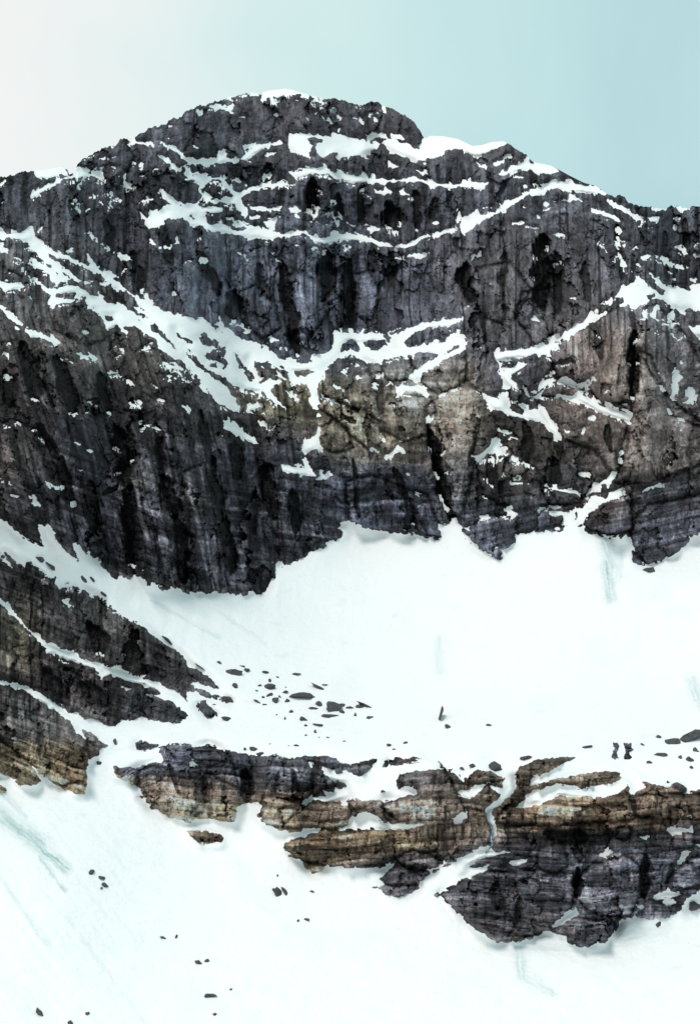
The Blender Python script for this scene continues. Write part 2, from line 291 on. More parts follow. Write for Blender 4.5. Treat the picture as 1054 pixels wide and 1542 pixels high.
OUT = {  # rock standing out of the snow bowl and the slope under it
 'rib_top': P('J', '-60 120 0 165 30 205 55 225 10 138 60 175 110 215 115 180 170 215 240 265 265 310 310 293 370 325 450 350 500 400 580 450 650 500 720 545 800 600 830 650 900 680 950 730 972 758 930 750 870 720 845 735 930 770 1000 795 1037 813 1000 817 900 782 850 762 820 770 827 805 795 782 740 747 660 707 580 687 545 672 500 652 430 642 370 617 330 592 260 567 220 547 180 522 150 507 120 482 70 422 30 377 0 362 -60 320'),
 'rib_mid': P('J', '-60 335 0 375 20 390 60 430 110 480 150 515 180 545 215 600 240 605 235 590 300 625 350 640 420 660 440 690 460 705 500 690 560 718 620 730 700 757 715 780 650 778 710 795 760 810 800 840 828 872') + P('K', '810 300 790 317 740 317 680 307 620 297 540 312 500 332 460 327 420 302 370 297 340 267 320 277 270 247 200 192 180 174 150 182 90 152 60 140 0 130 -60 110'),
 'rib_low': P('K', '-60 130 0 140 60 155 90 162 130 190 200 230 250 260 310 310 340 360 377 382 360 348 400 355 450 400 482 420 450 430 440 455 410 472 390 510 385 570 397 590 377 637 330 627 270 612 230 582 200 562 140 505 192 577 150 594 90 592 50 562 0 542 -60 520'),
 'edge_low': P('K', '-60 580 0 590 30 605 47 632 0 627 -60 600'),
 'islet_a': P('K', '858 225 900 218 950 265 967 292 930 307 880 272'),
 'islet_b': P('K', '593 407 625 390 660 405 722 412 690 430 640 442 600 437'),
 'islet_c': P('K', '818 790 850 783 900 793 960 800 987 825 970 852 880 854 850 832'),
 'cliff_mid': P('K', '503 505 520 503 532 518 600 510 680 490 720 485 690 425 720 418 770 403 820 410 860 425 920 406 960 420 1000 430') + P('L', '0 435 60 450 120 455 180 465 220 453 290 468 370 460 400 458 480 463 500 490 540 498 640 478 670 473 690 483 740 465 790 473 870 464 872 471 840 481 900 490 935 485 990 518 1030 545 1038 570')
   + P('M', '50 165 80 190 120 205 137 240 145 245 150 235 200 200 250 205 302 230 292 272 245 262 292 300 262 330 228 355 238 380 262 430 252 490 210 500 180 520 120 545 60 570 12 588 22 600 0 615')
   + P('L', '1040 915 960 945 912 965 907 995 852 1025 857 1045 800 1082 760 1090 700 1077 690 1060 615 1047 700 1030 668 1005 700 980 740 945 745 933 700 957 600 962 500 957 440 952 410 977 380 987 350 962 340 932 280 907 248 870 250 840 300 825 410 800 410 785 330 797 240 792 180 772 138 732 153 700 145 668 90 673 52 690 57 725 40 757 0 757')
   + P('K', '930 740 880 747 830 737 842 759 800 752 740 737 700 702 660 692 640 657 603 645 630 625 600 607 560 577 520 557 503 530'),
 'cliff_right': P('M', '262 348 300 330 345 275 338 220 360 190 430 160 500 153 585 150 600 165 690 198 750 203 785 203 840 245 900 262 930 270 945 256 990 265 1002 290 1054 275 1250 280 1250 640 1054 665 1000 700 980 742 930 772 870 777 820 767 760 777 730 832 690 862 640 882 600 888 540 867 533 835 468 827 440 842 400 852 350 864 270 867 220 832 150 787 110 742 70 707 28 683 80 655 150 615 232 578 163 577 200 545 262 520 242 490 272 450 267 400 250 362'),
 'knob_l': P('M', '712 97 740 95 745 130 735 140 750 160 715 168 710 150 725 120'), 'knob_r': P('M', '757 95 795 98 797 125 785 135 795 160 760 165 757 140 770 130'),
 'shelf_a': P('M', '480 0 481 0 481 1'),
}
SNOW_O = [  # snow lying on those
 P('J', '283 363 300 358 322 388 305 397'), P('K', '418 93 462 115 455 124'), P('K', '538 153 577 170 560 174'),
 P('L', '420 508 490 540 530 525 570 550 600 555 640 527 670 473 692 483 690 517 760 502 870 485 900 488 935 487 945 512 890 520 830 530 760 540 750 570 755 602 800 607 830 600 832 632 780 637 700 657 640 657 600 662 560 640 540 655 530 682 500 657 430 662 390 657 350 677 360 655 400 645 445 645 440 622 540 602 537 587 480 567 440 547'),
 P('L', '500 787 540 770 550 740 620 709 660 730 700 755 727 768 780 763 865 768 800 787 740 787 650 777 600 787 560 782'),
 P('L', '250 793 330 793 410 781 407 802 350 802 300 830 260 847 245 865 235 830'),
 P('K', '815 483 850 486 893 505 850 500'), P('L', '362 493 382 500 375 515'),
 P('M', '130 285 200 262 237 250 217 272 190 302 170 312 150 307'), P('M', '108 388 145 368 152 380 130 405 112 400'), P('L', '1008 742 1060 715 1060 735 1015 757'),
 P('M', '400 262 415 235 460 215 500 190 560 168 590 145 700 150 800 195 755 210 690 205 600 214 500 237 430 257'),
 P('M', '385 298 440 280 500 258 560 258 600 278 660 265 720 255 752 235 745 213 790 208 832 240 837 270 790 297 780 255 740 287 690 307 640 302 560 302 510 297 470 322 400 342 345 348 390 315'),
 P('M', '160 610 240 568 242 580 165 614'), P('M', '205 540 270 518 322 515 260 532'), P('M', '318 560 355 545 387 548 370 563 335 570'),
 P('M', '488 803 540 750 580 730 587 755 540 782 500 805'), P('M', '873 692 900 672 930 658 974 680 930 692 890 697'), P('M', '908 705 950 696 957 712 920 717'),
 P('M', '668 527 715 503 717 520 685 537'), P('M', '963 562 990 515 1017 512 1010 532 985 552'), P('M', '926 425 1022 423 1022 442 985 442 950 452 930 442'),
 P('M', '1028 488 1064 486 1064 499'), P('M', '815 727 828 718 840 727 825 735'), P('M', '825 458 860 458 850 467'), P('M', '1000 378 1015 376 1010 385'),
]
# buttresses, domes and blocks that stand forward of the face: outline, metres proud
HUMPS = [(P('T', t), h) for t, h in [
 ('270 440 350 400 400 440 445 540 430 580 370 640 360 700 330 800 280 760 240 560 230 480', 13), ('860 300 900 320 940 420 960 500 1060 540 1060 640 900 700 800 700 820 600 850 480', 12),
 ('760 200 830 160 920 170 1000 250 1060 350 1060 520 990 470 940 420 870 300 850 300 845 460 760 460 700 400 620 380 600 300', 12), ('850 820 900 770 1060 740 1080 850 990 920 900 950 850 900', 9),
 ('700 830 760 760 840 740 850 840 780 860', 9), ('340 850 420 800 500 810 500 880 440 930 390 900', 9), ('-10 700 60 680 160 720 200 800 240 870 100 850 0 820', 7), ('160 720 230 740 280 870 210 850', 7),
 ('575 415 620 390 695 412 690 442 580 442', 6), ('560 450 640 440 760 490 840 520 830 600 800 680 740 600 640 570 600 500', 7), ('380 640 480 630 560 660 620 760 500 780 400 740', 6), ('560 680 640 640 700 700 690 760 600 770', 6), ('520 130 600 120 620 240 560 290 500 200', 6), ('380 60 480 40 540 120 480 230 400 200 360 120', 6)]]
HUMPS += [(P('E', t), h) for t, h in [
 ('420 530 480 470 560 450 610 490 660 600 680 740 600 700 520 660 440 640 405 600', 11), ('690 480 740 455 800 465 830 520 800 560 720 560 690 530', 8), ('410 780 480 740 540 780 550 860 480 878 420 850', 9),
 ('720 630 900 640 920 700 880 800 780 830 700 780 690 680', 8), ('860 530 960 470 1054 430 1054 580 940 620 880 590', 8), ('400 680 440 645 560 695 670 765 700 820 640 870 550 800 480 730', 8),
 ('270 110 340 90 430 160 450 260 400 330 330 420 270 330', 7), ('440 240 500 200 540 300 480 350', 5), ('560 100 640 90 680 200 640 300 580 280', 6), ('60 180 130 150 220 240 240 330 160 380 80 320', 6)]]
HUMPS += [(P('M', t), h) for t, h in [
 ('580 620 640 570 760 530 820 570 830 660 780 760 700 760 620 740 585 690', 12), ('350 640 400 620 440 640 430 670 360 680', 4), ('440 500 520 490 545 560 500 600 430 570', 5), ('740 430 770 415 790 440 770 470 735 460', 5),
 ('60 680 200 600 400 590 570 600 560 720 480 820 270 860 150 780', 8), ('480 800 560 770 720 790 720 840 600 880 530 850', 7), ('920 640 990 560 1060 530 1060 640 940 670', 7), ('320 340 420 330 500 300 780 300 800 390 500 410 330 410 270 400', 6), ('800 300 1000 300 1060 300 1060 390 810 380', 6), ('940 350 1010 350 1030 490 950 500', 5)]]
HUMPS += [(P('L', t), h) for t, h in [
 ('670 1000 760 950 900 970 850 1030 720 1030', 6), ('750 920 820 880 920 910 940 950 830 965', 6), ('250 850 400 795 740 790 740 930 500 950 300 910', 7), ('150 700 180 640 260 640 330 680 240 780 180 770', 6),
 ('230 560 260 490 330 470 420 520 440 600 380 640 300 660 230 640', 7), ('750 560 840 520 960 520 1000 600 1050 700 1000 740 760 750 690 690 830 620', 8), ('240 700 360 670 540 680 580 720 520 780 260 780', 5)]]
HUMPS += [(P('K', t), h) for t, h in [('620 530 720 490 880 520 900 700 800 750 680 700 620 620', 6), ('730 420 820 410 1000 440 1050 600 930 540 780 480', 5), ('0 150 120 170 300 300 380 400 400 560 250 600 150 500 0 380', 7)]]
HUMPS += [(P('A', t), h) for t, h in [('905 555 920 505 965 495 1000 530 1040 575 980 582 930 578', 5), ('800 400 870 290 930 300 960 400 880 410', 7), ('350 440 420 370 540 320 590 400 520 540 440 460', 7), ('700 470 780 480 790 600 720 540', 6)]]
HUMPS += [(P('D', t), h) for t, h in [('240 400 330 385 420 440 460 560 380 580 250 520', 7), ('20 60 80 100 140 180 100 280 20 240', 5)]]
HUMPS += [(P('G', t), h) for t, h in [('-20 120 60 100 180 150 270 380 330 600 340 700 200 640 100 600 -20 520', 12), ('570 120 680 60 720 380 770 560 780 840 600 790 590 400', 8), ('800 330 900 290 950 560 970 860 850 850 840 500', 8), ('470 60 560 200 570 300 500 240', 4)]]
# dark clefts down which melt water runs: x0 y0 x1 y1 width depth(m)
CLEFTS = """355 440 350 480 9 9;424 395 448 535 6 12;491 380 489 450 9 12;526 395 529 500 7 12;515 440 512 500 4 6;560 380 562 410 5 5;590 395 588 420 7 8;700 400 704 450 9 14;760 380 757 430 4 5;
816 355 815 460 10 16;836 380 840 470 5 8;880 395 885 450 5 6;468 272 470 325 8 14;510 290 512 330 5 7;545 280 543 335 4 8;590 312 594 345 13 18;627 290 628 345 5 9;655 300 652 330 4 6;405 250 395 280 7 9;355 240 357 270 6 6;
176 645 196 735 9 16;196 735 198 850 9 14;236 640 247 720 5 8;247 720 268 780 8 14;268 780 278 875 9 16;135 730 142 800 8 10;90 690 110 760 7 8;60 640 85 690 6 8;318 690 335 780 6 9;335 780 350 860 7 10;
400 700 412 780 9 12;385 740 380 800 6 8;440 740 447 800 6 8;355 640 362 720 7 9;300 620 318 700 5 7;30 520 60 600 10 10;90 540 110 620 9 9;150 560 165 620 6 8;10 560 20 610 8 7;200 600 215 650 5 6;
533 690 540 780 3 5;592 705 628 795 4 7;648 650 672 765 6 12;655 690 680 785 5 9;570 560 575 620 4 5;555 640 560 690 3 4;
952 500 953 600 6 13;890 470 905 540 4 6;950 470 956 500 4 5;1000 440 1010 470 4 5;740 690 742 730 7 8;790 640 795 700 7 8;840 650 842 690 5 6;915 640 918 680 4 7;835 690 835 730 6 8;720 640 705 700 3 4;
108 300 112 330 4 4;160 330 170 380 5 5;200 380 215 440 5 6;170 430 190 470 4 4;240 330 260 400 5 6;300 380 330 440 6 7;390 400 400 450 5 6;930 340 935 420 4 5;1000 350 1003 420 4 5;1030 330 1035 400 4 5;
255 1150 270 1195 3 4;308 1165 318 1235 3 4;370 1160 372 1205 7 8;440 1160 450 1195 3 4;480 1130 470 1200 4 4;870 1310 868 1350 6 12;970 1290 968 1350 6 8;820 1255 880 1262 8 7;1010 1300 1005 1340 4 5;780 1350 782 1400 4 4;745 1330 752 1370 6 6;
60 1090 62 1140 3 3;20 1000 24 1080 4 4;135 940 155 985 9 9;70 1010 100 1060 9 7;120 1030 160 1060 8 6"""
# rock colours by place: x y radius_x radius_y r g b (base colour of the rock, plus painted shade under overhangs and in mossy hollows)
KINDS_SHADE = """540 180 260 70 .052 .050 .056;600 310 260 50 .060 .062 .074;200 300 160 90 .050 .050 .058;480 430 200 90 .070 .074 .092;800 420 140 90 .088 .082 .086;950 380 120 80 .060 .062 .072;
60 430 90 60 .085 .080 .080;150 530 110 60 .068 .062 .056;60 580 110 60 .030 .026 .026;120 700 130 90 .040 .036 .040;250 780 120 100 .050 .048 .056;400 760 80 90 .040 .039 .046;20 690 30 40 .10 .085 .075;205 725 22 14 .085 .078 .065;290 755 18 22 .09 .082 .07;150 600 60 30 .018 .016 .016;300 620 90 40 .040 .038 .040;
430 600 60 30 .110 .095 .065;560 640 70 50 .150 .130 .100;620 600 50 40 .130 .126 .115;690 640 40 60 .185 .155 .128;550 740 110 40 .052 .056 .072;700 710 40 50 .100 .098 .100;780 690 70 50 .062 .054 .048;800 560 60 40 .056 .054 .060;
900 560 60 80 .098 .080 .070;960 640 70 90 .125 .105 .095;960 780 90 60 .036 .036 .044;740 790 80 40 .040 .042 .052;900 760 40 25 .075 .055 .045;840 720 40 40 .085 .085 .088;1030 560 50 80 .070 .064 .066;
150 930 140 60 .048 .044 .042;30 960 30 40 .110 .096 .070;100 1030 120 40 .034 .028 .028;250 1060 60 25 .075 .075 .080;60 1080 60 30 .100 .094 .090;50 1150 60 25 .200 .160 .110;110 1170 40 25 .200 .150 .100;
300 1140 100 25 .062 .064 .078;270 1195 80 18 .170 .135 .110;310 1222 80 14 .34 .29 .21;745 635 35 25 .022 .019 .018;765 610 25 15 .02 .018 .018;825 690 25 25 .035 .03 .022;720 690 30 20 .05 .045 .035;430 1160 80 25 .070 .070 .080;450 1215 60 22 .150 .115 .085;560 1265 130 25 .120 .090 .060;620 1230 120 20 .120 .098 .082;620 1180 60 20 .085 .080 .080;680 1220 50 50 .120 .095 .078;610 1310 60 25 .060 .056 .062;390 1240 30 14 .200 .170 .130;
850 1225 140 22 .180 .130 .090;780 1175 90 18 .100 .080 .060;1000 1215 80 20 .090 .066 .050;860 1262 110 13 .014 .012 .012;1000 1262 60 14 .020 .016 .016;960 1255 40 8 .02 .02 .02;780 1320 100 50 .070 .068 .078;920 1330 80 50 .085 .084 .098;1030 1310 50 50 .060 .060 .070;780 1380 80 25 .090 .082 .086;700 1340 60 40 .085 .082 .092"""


def table(t):
    return [[float(a) for a in r.split()] for r in t.replace('\n', '').split(';') if r.strip()]


# ------------------------------------------------------------------ terrain grid (rows from the skyline down)
uc = np.arange(-120, 1054 + 121, 1.5)
lft = -120 - np.cumsum(1.5 * 1.045 ** np.arange(1, 84)); rgt = uc[-1] + np.cumsum(1.5 * 1.045 ** np.arange(1, 84))
U1 = np.concatenate([lft[::-1], uc, rgt]).astype(np.float32)
NC = len(U1)
NR = 985
VB = 1600.0


def mirror(u):
    u = np.abs(u); p = 2 * 1054.0
    u = np.mod(u, p)
    return np.where(u > 1054, p - u, u)


sx = np.array([p[0] for p in SKY]); sy = np.array([p[1] for p in SKY])
o = np.argsort(sx, kind='stable'); sx, sy = sx[o], sy[o]
skyv = np.interp(U1, sx, sy)
skyv = np.where(U1 < 0, sy[0] + 60 * (1 - np.exp(U1 / 400.0)) + 14 * pn(U1 / 60, U1 * 0, 3) * np.clip(-U1 / 30, 0, 1), skyv)
skyv = np.where(U1 > 1054, sy[-1] - 25 * (1 - np.exp(-(U1 - 1054) / 200.0)) + 14 * pn(U1 / 60, U1 * 0, 4) * np.clip((U1 - 1054) / 30, 0, 1), skyv)
_jw = np.ones_like(U1)
for a_, b_ in ((50, 118), (405, 490), (638, 768), (800, 918)):
    _jw *= 1 - sstep(a_ - 6, a_ + 2, U1) * sstep(b_ + 6, b_ - 2, U1)
skyv = skyv + _jw * (2.6 * pn(U1 / 7, U1 * 0 + .3, 111) + 1.8 * pn(U1 / 2.8, U1 * 0 + .7, 112) - 2.5 * np.clip(pn(U1 / 13, U1 * 0 + .2, 113), 0, 1))
tt = np.linspace(0, 1, NR)[:, None]
UU = np.repeat(U1[None], NR, 0).astype(np.float32)
_k = np.exp(-np.linspace(-2.5, 2.5, 121) ** 2); _k /= _k.sum()
skys = np.convolve(np.pad(skyv, 60, 'edge'), _k, 'valid')
VV = (skys[None] + (VB - skys[None]) * tt + (skyv - skys)[None] * np.exp(-tt * 22)).astype(np.float32)
MU = mirror(UU).astype(np.float32)

# ragged natural edges: warp the outlines
w1 = fbm(UU / 22, VV / 22, 4, 20); w2 = fbm(UU / 22, VV / 22, 4, 40)
w3 = pn(UU / 4.0, VV / 4.0, 5); w4 = pn(UU / 4.0, VV / 4.0, 6)
w5 = fbm(UU / 9, VV / 7, 2, 60); w6 = fbm(UU / 9, VV / 7, 2, 65)
QU = MU + 2.4 * w1 + 1.3 * w3 + 2.6 * w5
QV = VV + 2.2 * w2 + 1.0 * w4 + 2.2 * w6


def sdf(poly, x, y):
    """distance to the outline, positive inside"""
    px = np.array([p[0] for p in poly], np.float32); py = np.array([p[1] for p in poly], np.float32)
    d = np.full(x.shape, 1e9, np.float32); ins = np.zeros(x.shape, bool)
    n = len(px)
    for i in range(n):
        j = (i + 1) % n
        ex, ey = px[j] - px[i], py[j] - py[i]
        wx, wy = x - px[i], y - py[i]
        t = np.clip((wx * ex + wy * ey) / (ex * ex + ey * ey + 1e-9), 0, 1)
        dx = wx - ex * t; dy = wy - ey * t
        d = np.minimum(d, dx * dx + dy * dy)
        if ey != 0:
            c = (py[i] > y) != (py[j] > y)
            ins ^= c & (x < ex * (y - py[i]) / ey + px[i])
    d = np.sqrt(d)
    return np.where(ins, d, -d)


def sdf_win(poly, m=14):
    """(row slice, column mask) limited evaluation"""
    xs = [p[0] for p in poly]; ys = [p[1] for p in poly]
    sel = (QU > min(xs) - m) & (QU < max(xs) + m) & (QV > min(ys) - m) & (QV < max(ys) + m)
    idx = np.nonzero(sel)
    return idx, sdf(poly, QU[idx], QV[idx])


FR = np.clip(sdf(MOUNTAIN, QU, QV), -30, 30)         # > 0 on rock


def carve(poly, sign):
    idx, d = sdf_win(poly)
    if sign < 0: FR[idx] = np.minimum(FR[idx], -d)
    else: FR[idx] = np.maximum(FR[idx], d)


for p in SNOW_M: carve(p, -1)
for r in SPOTS.replace('\n', '').split(';'):
    r = r.split()
    if len(r) < 5: continue
    x0, y0, k = SH[r[0]]
    cx, cy, a, b, th = x0 + float(r[1]) / k, y0 + float(r[2]) / k, float(r[3]) / k * 1.1, float(r[4]) / k * 0.75, math.radians(float(r[5]))
    carve([(cx + a * math.cos(t) * math.cos(th) - b * math.sin(t) * math.sin(th), cy + a * math.cos(t) * math.sin(th) + b * math.sin(t) * math.cos(th)) for t in [k2 * math.pi / 5 for k2 in range(10)]], -1)
for p in ROCK_IN: carve(p, 1)
OUTID = np.zeros(FR.shape, np.int32)
OKEYS = list(OUT)
for n_, k_ in enumerate(OKEYS):
    idx, d = sdf_win(OUT[k_])
    FR[idx] = np.maximum(FR[idx], d)
    OUTID[idx] = np.where(d > -6, n_ + 1, OUTID[idx])
for p in SNOW_O: carve(p, -1)

# ------------------------------------------------------------------ broad form: integrate the slope from the foot upwards
VR = np.arange(96, VB + 1.5, 1.5).astype(np.float32)          # level survey rows
FRr = np.stack([np.interp(VR, VV[:, c], FR[:, c], left=30) for c in range(NC)], 1).astype(np.float32)
VRg = np.repeat(VR[:, None], NC, 1)
phi = PITCH + np.arctan((H0 / 2 - VRg) / F)
rockw = blur(sstep(-3, 4, FRr), 10, 3)
theta_rock = 74 - 10 * sstep(260, 140, VRg)
theta_snow = np.interp(VRg, [100, 250, 700, 820, 1000, 1080, 1135, 1180, 1300, 1420, 1600], [50, 50, 50, 46, 36, 24, 22, 34, 36, 31, 26])
theta = np.radians(theta_snow + (theta_rock - theta_snow) * rockw)
cot = np.clip(1 / np.tan(theta - phi), 0.05, 4)
lnR = np.zeros_like(VRg)
lnR[:-1] = np.cumsum((0.5 * (cot[1:] + cot[:-1]) * -(phi[1:] - phi[:-1]))[::-1], 0)[::-1]
wideR = blur(lnR, 75, 5)
lnR = blur(lnR, 20, 2)
wR = sstep(790, 890, VRg)
lnR = lnR * (1 - wR) + wideR * wR
lnD = np.stack([np.interp(VV[:, c], VR, lnR[:, c]) for c in range(NC)], 1).astype(np.float32)
wide = np.stack([np.interp(VV[:, c], VR, wideR[:, c]) for c in range(NC)], 1).astype(np.float32)


def bump(cx, cy, rx, ry, a):
    return a * np.exp(-((UU - cx) / rx) ** 2 - ((VV - cy) / ry) ** 2)


lnD += (bump(540, 420, 260, 160, .030) + bump(60, 640, 180, 200, -.050) + bump(560, 640, 80, 90, -.020) + bump(950, 560, 80, 150, -.035)
        + bump(820, 640, 60, 80, .018) + bump(690, 640, 40, 60, -.010) + bump(420, 160, 160, 50, -.008) + bump(320, 800, 90, 90, -.016)
        + bump(540, 900, 260, 120, .03) + bump(60, 1300, 160, 200, -.03) + bump(-500, 700, 400, 900, -.15) + bump(1600, 700, 400, 900, -.12)
        + bump(870, 410, 25, 90, -.006) + bump(780, 420, 25, 90, -.005) + bump(920, 1330, 40, 50, -.006) + bump(372, 1180, 16, 50, .008))
D0 = 850 * np.exp(lnD)
MPP = D0 / F
RX = (UU - W0 / 2) / F; RZ = (H0 / 2 - VV) / F
RYw = math.cos(PITCH) - RZ * math.sin(PITCH); RZw = math.sin(PITCH) + RZ * math.cos(PITCH)
X = RX * 1500.0; Z = RZw * 1500.0

# bedding: dips to the right on the left side, level in the middle, rises on the right
dipx = np.interp(MU, [0, 300, 520, 700, 1054], [0, 120, 150, 150, 75])
dipl = np.interp(MU, [0, 150, 300, 500, 700, 1054], [0, 40, 70, 74, 60, 66])
lowf = sstep(1090, 1140, VV) * sstep(150, 230, MU)
BED = VV - (dipx * (1 - lowf) + (dipl * 0.6 + 6 * np.sin(MU / 60)) * lowf) + 5 * fbm(UU / 90, VV / 90, 2, 8)
BEDM = BED * 0.62                                     # metres

# relief of the rock, metres towards the viewer
shear = np.interp(MU, [0, 220, 620], [.28, .26, 0])
Zp = float(np.median(Z[(np.abs(VV - 560) < 2) & (UU > 0) & (UU < 500)]))
_zz = [float(np.median(Z[(np.abs(VV - q_) < 2) & (UU > 0) & (UU < 500)])) for q_ in (890, 470)]
Zlo, Zhi = _zz
wx = X + (np.clip(Z, Zlo, Zhi) - Zp) * shear + 3.5 * fbm(X / 60, Z / 60, 2, 12)
wallw = sstep(250, 330, VV) * sstep(1120, 1060, VV)
lowc = sstep(1090, 1130, VV)
XS = X; WX = wx; ZS = Z
cenw = np.exp(-((UU - 620) / 150) ** 2 - ((VV - 640) / 90) ** 2)
k0, c0, r0 = worley(wx / 34 + 0.5 * w1, Z / 80 + 0.5 * w2, 4)
REL = 22 * billow(wx / 105, Z / 330, 5) + 15 * k0 - 2.5 * sstep(.09, 0, c0) + 11 * billow(wx / 44, Z / 210, 1) + 6 * billow(wx / 18, Z / 85, 2)
jx = 2.2 * fbm(X / 12, Z / 12, 3, 33); jy = 2.2 * fbm(X / 12, Z / 12, 3, 36)
k1, c1, r1 = worley((WX + 1.5 * jx) / 12, (ZS + 3 * jy) / 42, 1)
k2, c2, r2 = worley((WX + jx) / 5.2, (ZS + jy) / 15, 2)
k3, c3, r3 = worley((WX + .6 * jx) / 2.5, (ZS + .6 * jy) / 5.0, 3)
REL += 3.6 * k1 + 2.0 * k2 * (1 - 0.4 * lowc) + 1.1 * k3 * (1 - 0.4 * lowc) - 0.8 * sstep(0.14, 0.0, c1) - 0.3 * sstep(0.18, 0.0, c2)
bw = 0.35 + 0.95 * lowc + 0.5 * sstep(690, 730, VV) + 0.25 * sstep(860, 930, VV) + 0.5 * cenw


def ledge(b, s_, sd_=44):
    """rounded beds with sharp undercuts"""
    f = b / s_; i = np.floor(f); r = f - i
    h = pn(i * 3.17, X / 55, sd_)
    return (np.sin(np.pi * np.clip(r, 0, 1)) ** 0.45) * (0.55 + 1.2 * h), i


lg0, li0 = ledge(BEDM + 2.0 * pn(X / 30, BEDM / 20, 7), 12.5, 46)
lg1, li1 = ledge(BEDM + 1.2 * pn(X / 18, BEDM / 20, 9), 5.5)
lg2, li2 = ledge(BEDM + 0.6 * pn(X / 8, BEDM / 7, 10), 2.3)
REL += bw * (4.4 * lowc * lg0 + 2.6 * lg1 + 1.2 * lg2 + 2.4 * pn(BEDM / 14, X / 200, 13))
crease_shade = np.zeros_like(VV); unit = np.zeros_like(VV)
_ur = random.Random(5)
for pl_, h_ in HUMPS:
    idx, d = sdf_win(pl_, 10)
    d = d + 1.5 * w1[idx]
    wd_ = 4.0 + h_ * 0.35
    h_ = h_ * 1.9
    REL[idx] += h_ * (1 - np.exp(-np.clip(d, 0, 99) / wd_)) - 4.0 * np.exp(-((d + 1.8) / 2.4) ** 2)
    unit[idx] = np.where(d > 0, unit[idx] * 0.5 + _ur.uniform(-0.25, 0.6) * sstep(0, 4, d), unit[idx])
    crease_shade[idx] = np.maximum(crease_shade[idx], np.exp(-((d + 1.6) / 2.6) ** 2) * np.clip(0.85 + 0.9 * w2[idx], 0, 1))
kq, cq, rq = worley(XS / 7 + 0.3 * w1, BEDM / 4.2, 6)
REL += bw * 1.0 * kq + 2.4 * fbm(X / 9, Z / 9, 4, 14, 0.6)
REL *= 0.85
REL -= float(REL.mean())
wet_shade = 0.95 * crease_shade  # hump creases start darkened by painted recess shade; water stains join below
cen2 = sstep(450, 520, UU) * sstep(520, 570, VV) * sstep(1120, 1090, VV)
for x0, y0, x1, y1, w_, dep in table(CLEFTS):
    x0_, x1_ = x0, x1
    ex, ey = x1 - x0, y1 - y0
    sel = np.nonzero((np.abs(MU - (x0 + x1) / 2) < abs(ex) / 2 + 3 * w_) & (VV > min(y0, y1) - 2.5 * w_) & (VV < max(y0, y1) + 2.5 * w_))
    a = MU[sel] + 3.2 * w1[sel] + 1.0 * w3[sel] + w_ * 0.8 * pn(VV[sel] / 30, VV[sel] * 0 + x0, 5); b = VV[sel] + 5 * w2[sel]
    t = ((a - x0) * ex + (b - y0) * ey) / (ex * ex + ey * ey)
    tc_ = np.clip(t, 0, 1)
    d = np.hypot(a - x0 - ex * tc_, b - y0 - ey * tc_) / (w_ * 1.2 * (0.4 + 0.75 * np.sqrt(np.clip(1.02 - (2 * tc_ - 1) ** 2, 0, 1))) * (1 + 0.45 * pn(VV[sel] / 22, MU[sel] / 30, 6)))
    d = d + 0.38 * pn(wx[sel] / 2.2, Z[sel] / 40, 58) + 0.2 * w5[sel]
    g = sstep(1.25, 0.55, d)
    REL[sel] -= dep * 1.3 * g
    wet_shade[sel] = np.maximum(wet_shade[sel], sstep(1.45, 0.95, d) * (0.6 + 0.4 * min(dep / 10, 1)) * np.clip(1.15 + 0.5 * pn(wx[sel] / 2.5, Z[sel] / 30, 53), 0, 1))

# thin melt streaks on the steep walls
stk = pn(wx / 5.5, Z / 120, 51) + 0.6 * pn(wx / 2.6, Z / 60, 52)
wet_shade = np.maximum(wet_shade, 0.8 * sstep(0.30, 0.55, stk) * (0.3 + 0.7 * wallw) * (1 - 0.75 * cen2))
lw = sstep(500, 440, MU) * sstep(560, 640, VV) * sstep(900, 880, VV)
wet_shade = np.maximum(wet_shade, 0.75 * lw * sstep(0.0, 0.3, pn(wx / 15, Z / 260, 54) + 0.5 * pn(wx / 5, Z / 120, 59)))
up = sstep(330, 300, VV) * sstep(240, 260, VV)
wet_shade = np.maximum(wet_shade, 0.75 * up * sstep(0.1, 0.35, pn(wx / 9, Z / 120, 64)))

drip = sstep(0.15, 0.6, pn(XS / 4.5, BEDM / 22, 55) + 0.6 * pn(XS / 2.0, BEDM / 9, 56)) * lowc * sstep(1290, 1265, VV + 12 * w1) * sstep(0.1, 0.5, 0.45 + pn(X / 60, BEDM / 15, 57)) * sstep(480, 600, MU)
wet_shade = np.maximum(wet_shade, 0.85 * drip)

# small drifts caught on ledges
dens = np.zeros_like(VV)
for cx, cy, rx, ry, a in [(150, 300, 130, 50, 1), (330, 300, 90, 60, .9), (60, 420, 90, 60, .9), (250, 560, 130, 60, .9), (380, 590, 80, 50, 1), (500, 300, 170, 60, .7), (430, 170, 200, 30, .5),
                          (940, 370, 120, 60, .8), (1010, 480, 60, 60, .5), (820, 600, 100, 60, .5), (740, 700, 60, 50, .8), (120, 640, 120, 60, .25), (690, 800, 60, 30, .3), (600, 560, 80, 40, .5),
                          (90, 920, 120, 60, .35)]:
    dens = np.maximum(dens, a * np.exp(-((MU - cx) / rx) ** 2 - ((VV - cy) / ry) ** 2))
FB = FR.copy()

# the larger forms carry the snow with them
RELC = np.clip(REL, -22, 22)
RL = blur(RELC, 5, 4, 2)
near = np.clip(blur(sstep(-9, 0, FR), 3, 3, 2), 0, 1)
D0 = D0 - RL * near * np.clip(MPP / 0.75, 0.6, 1.2)
REL = REL - RL

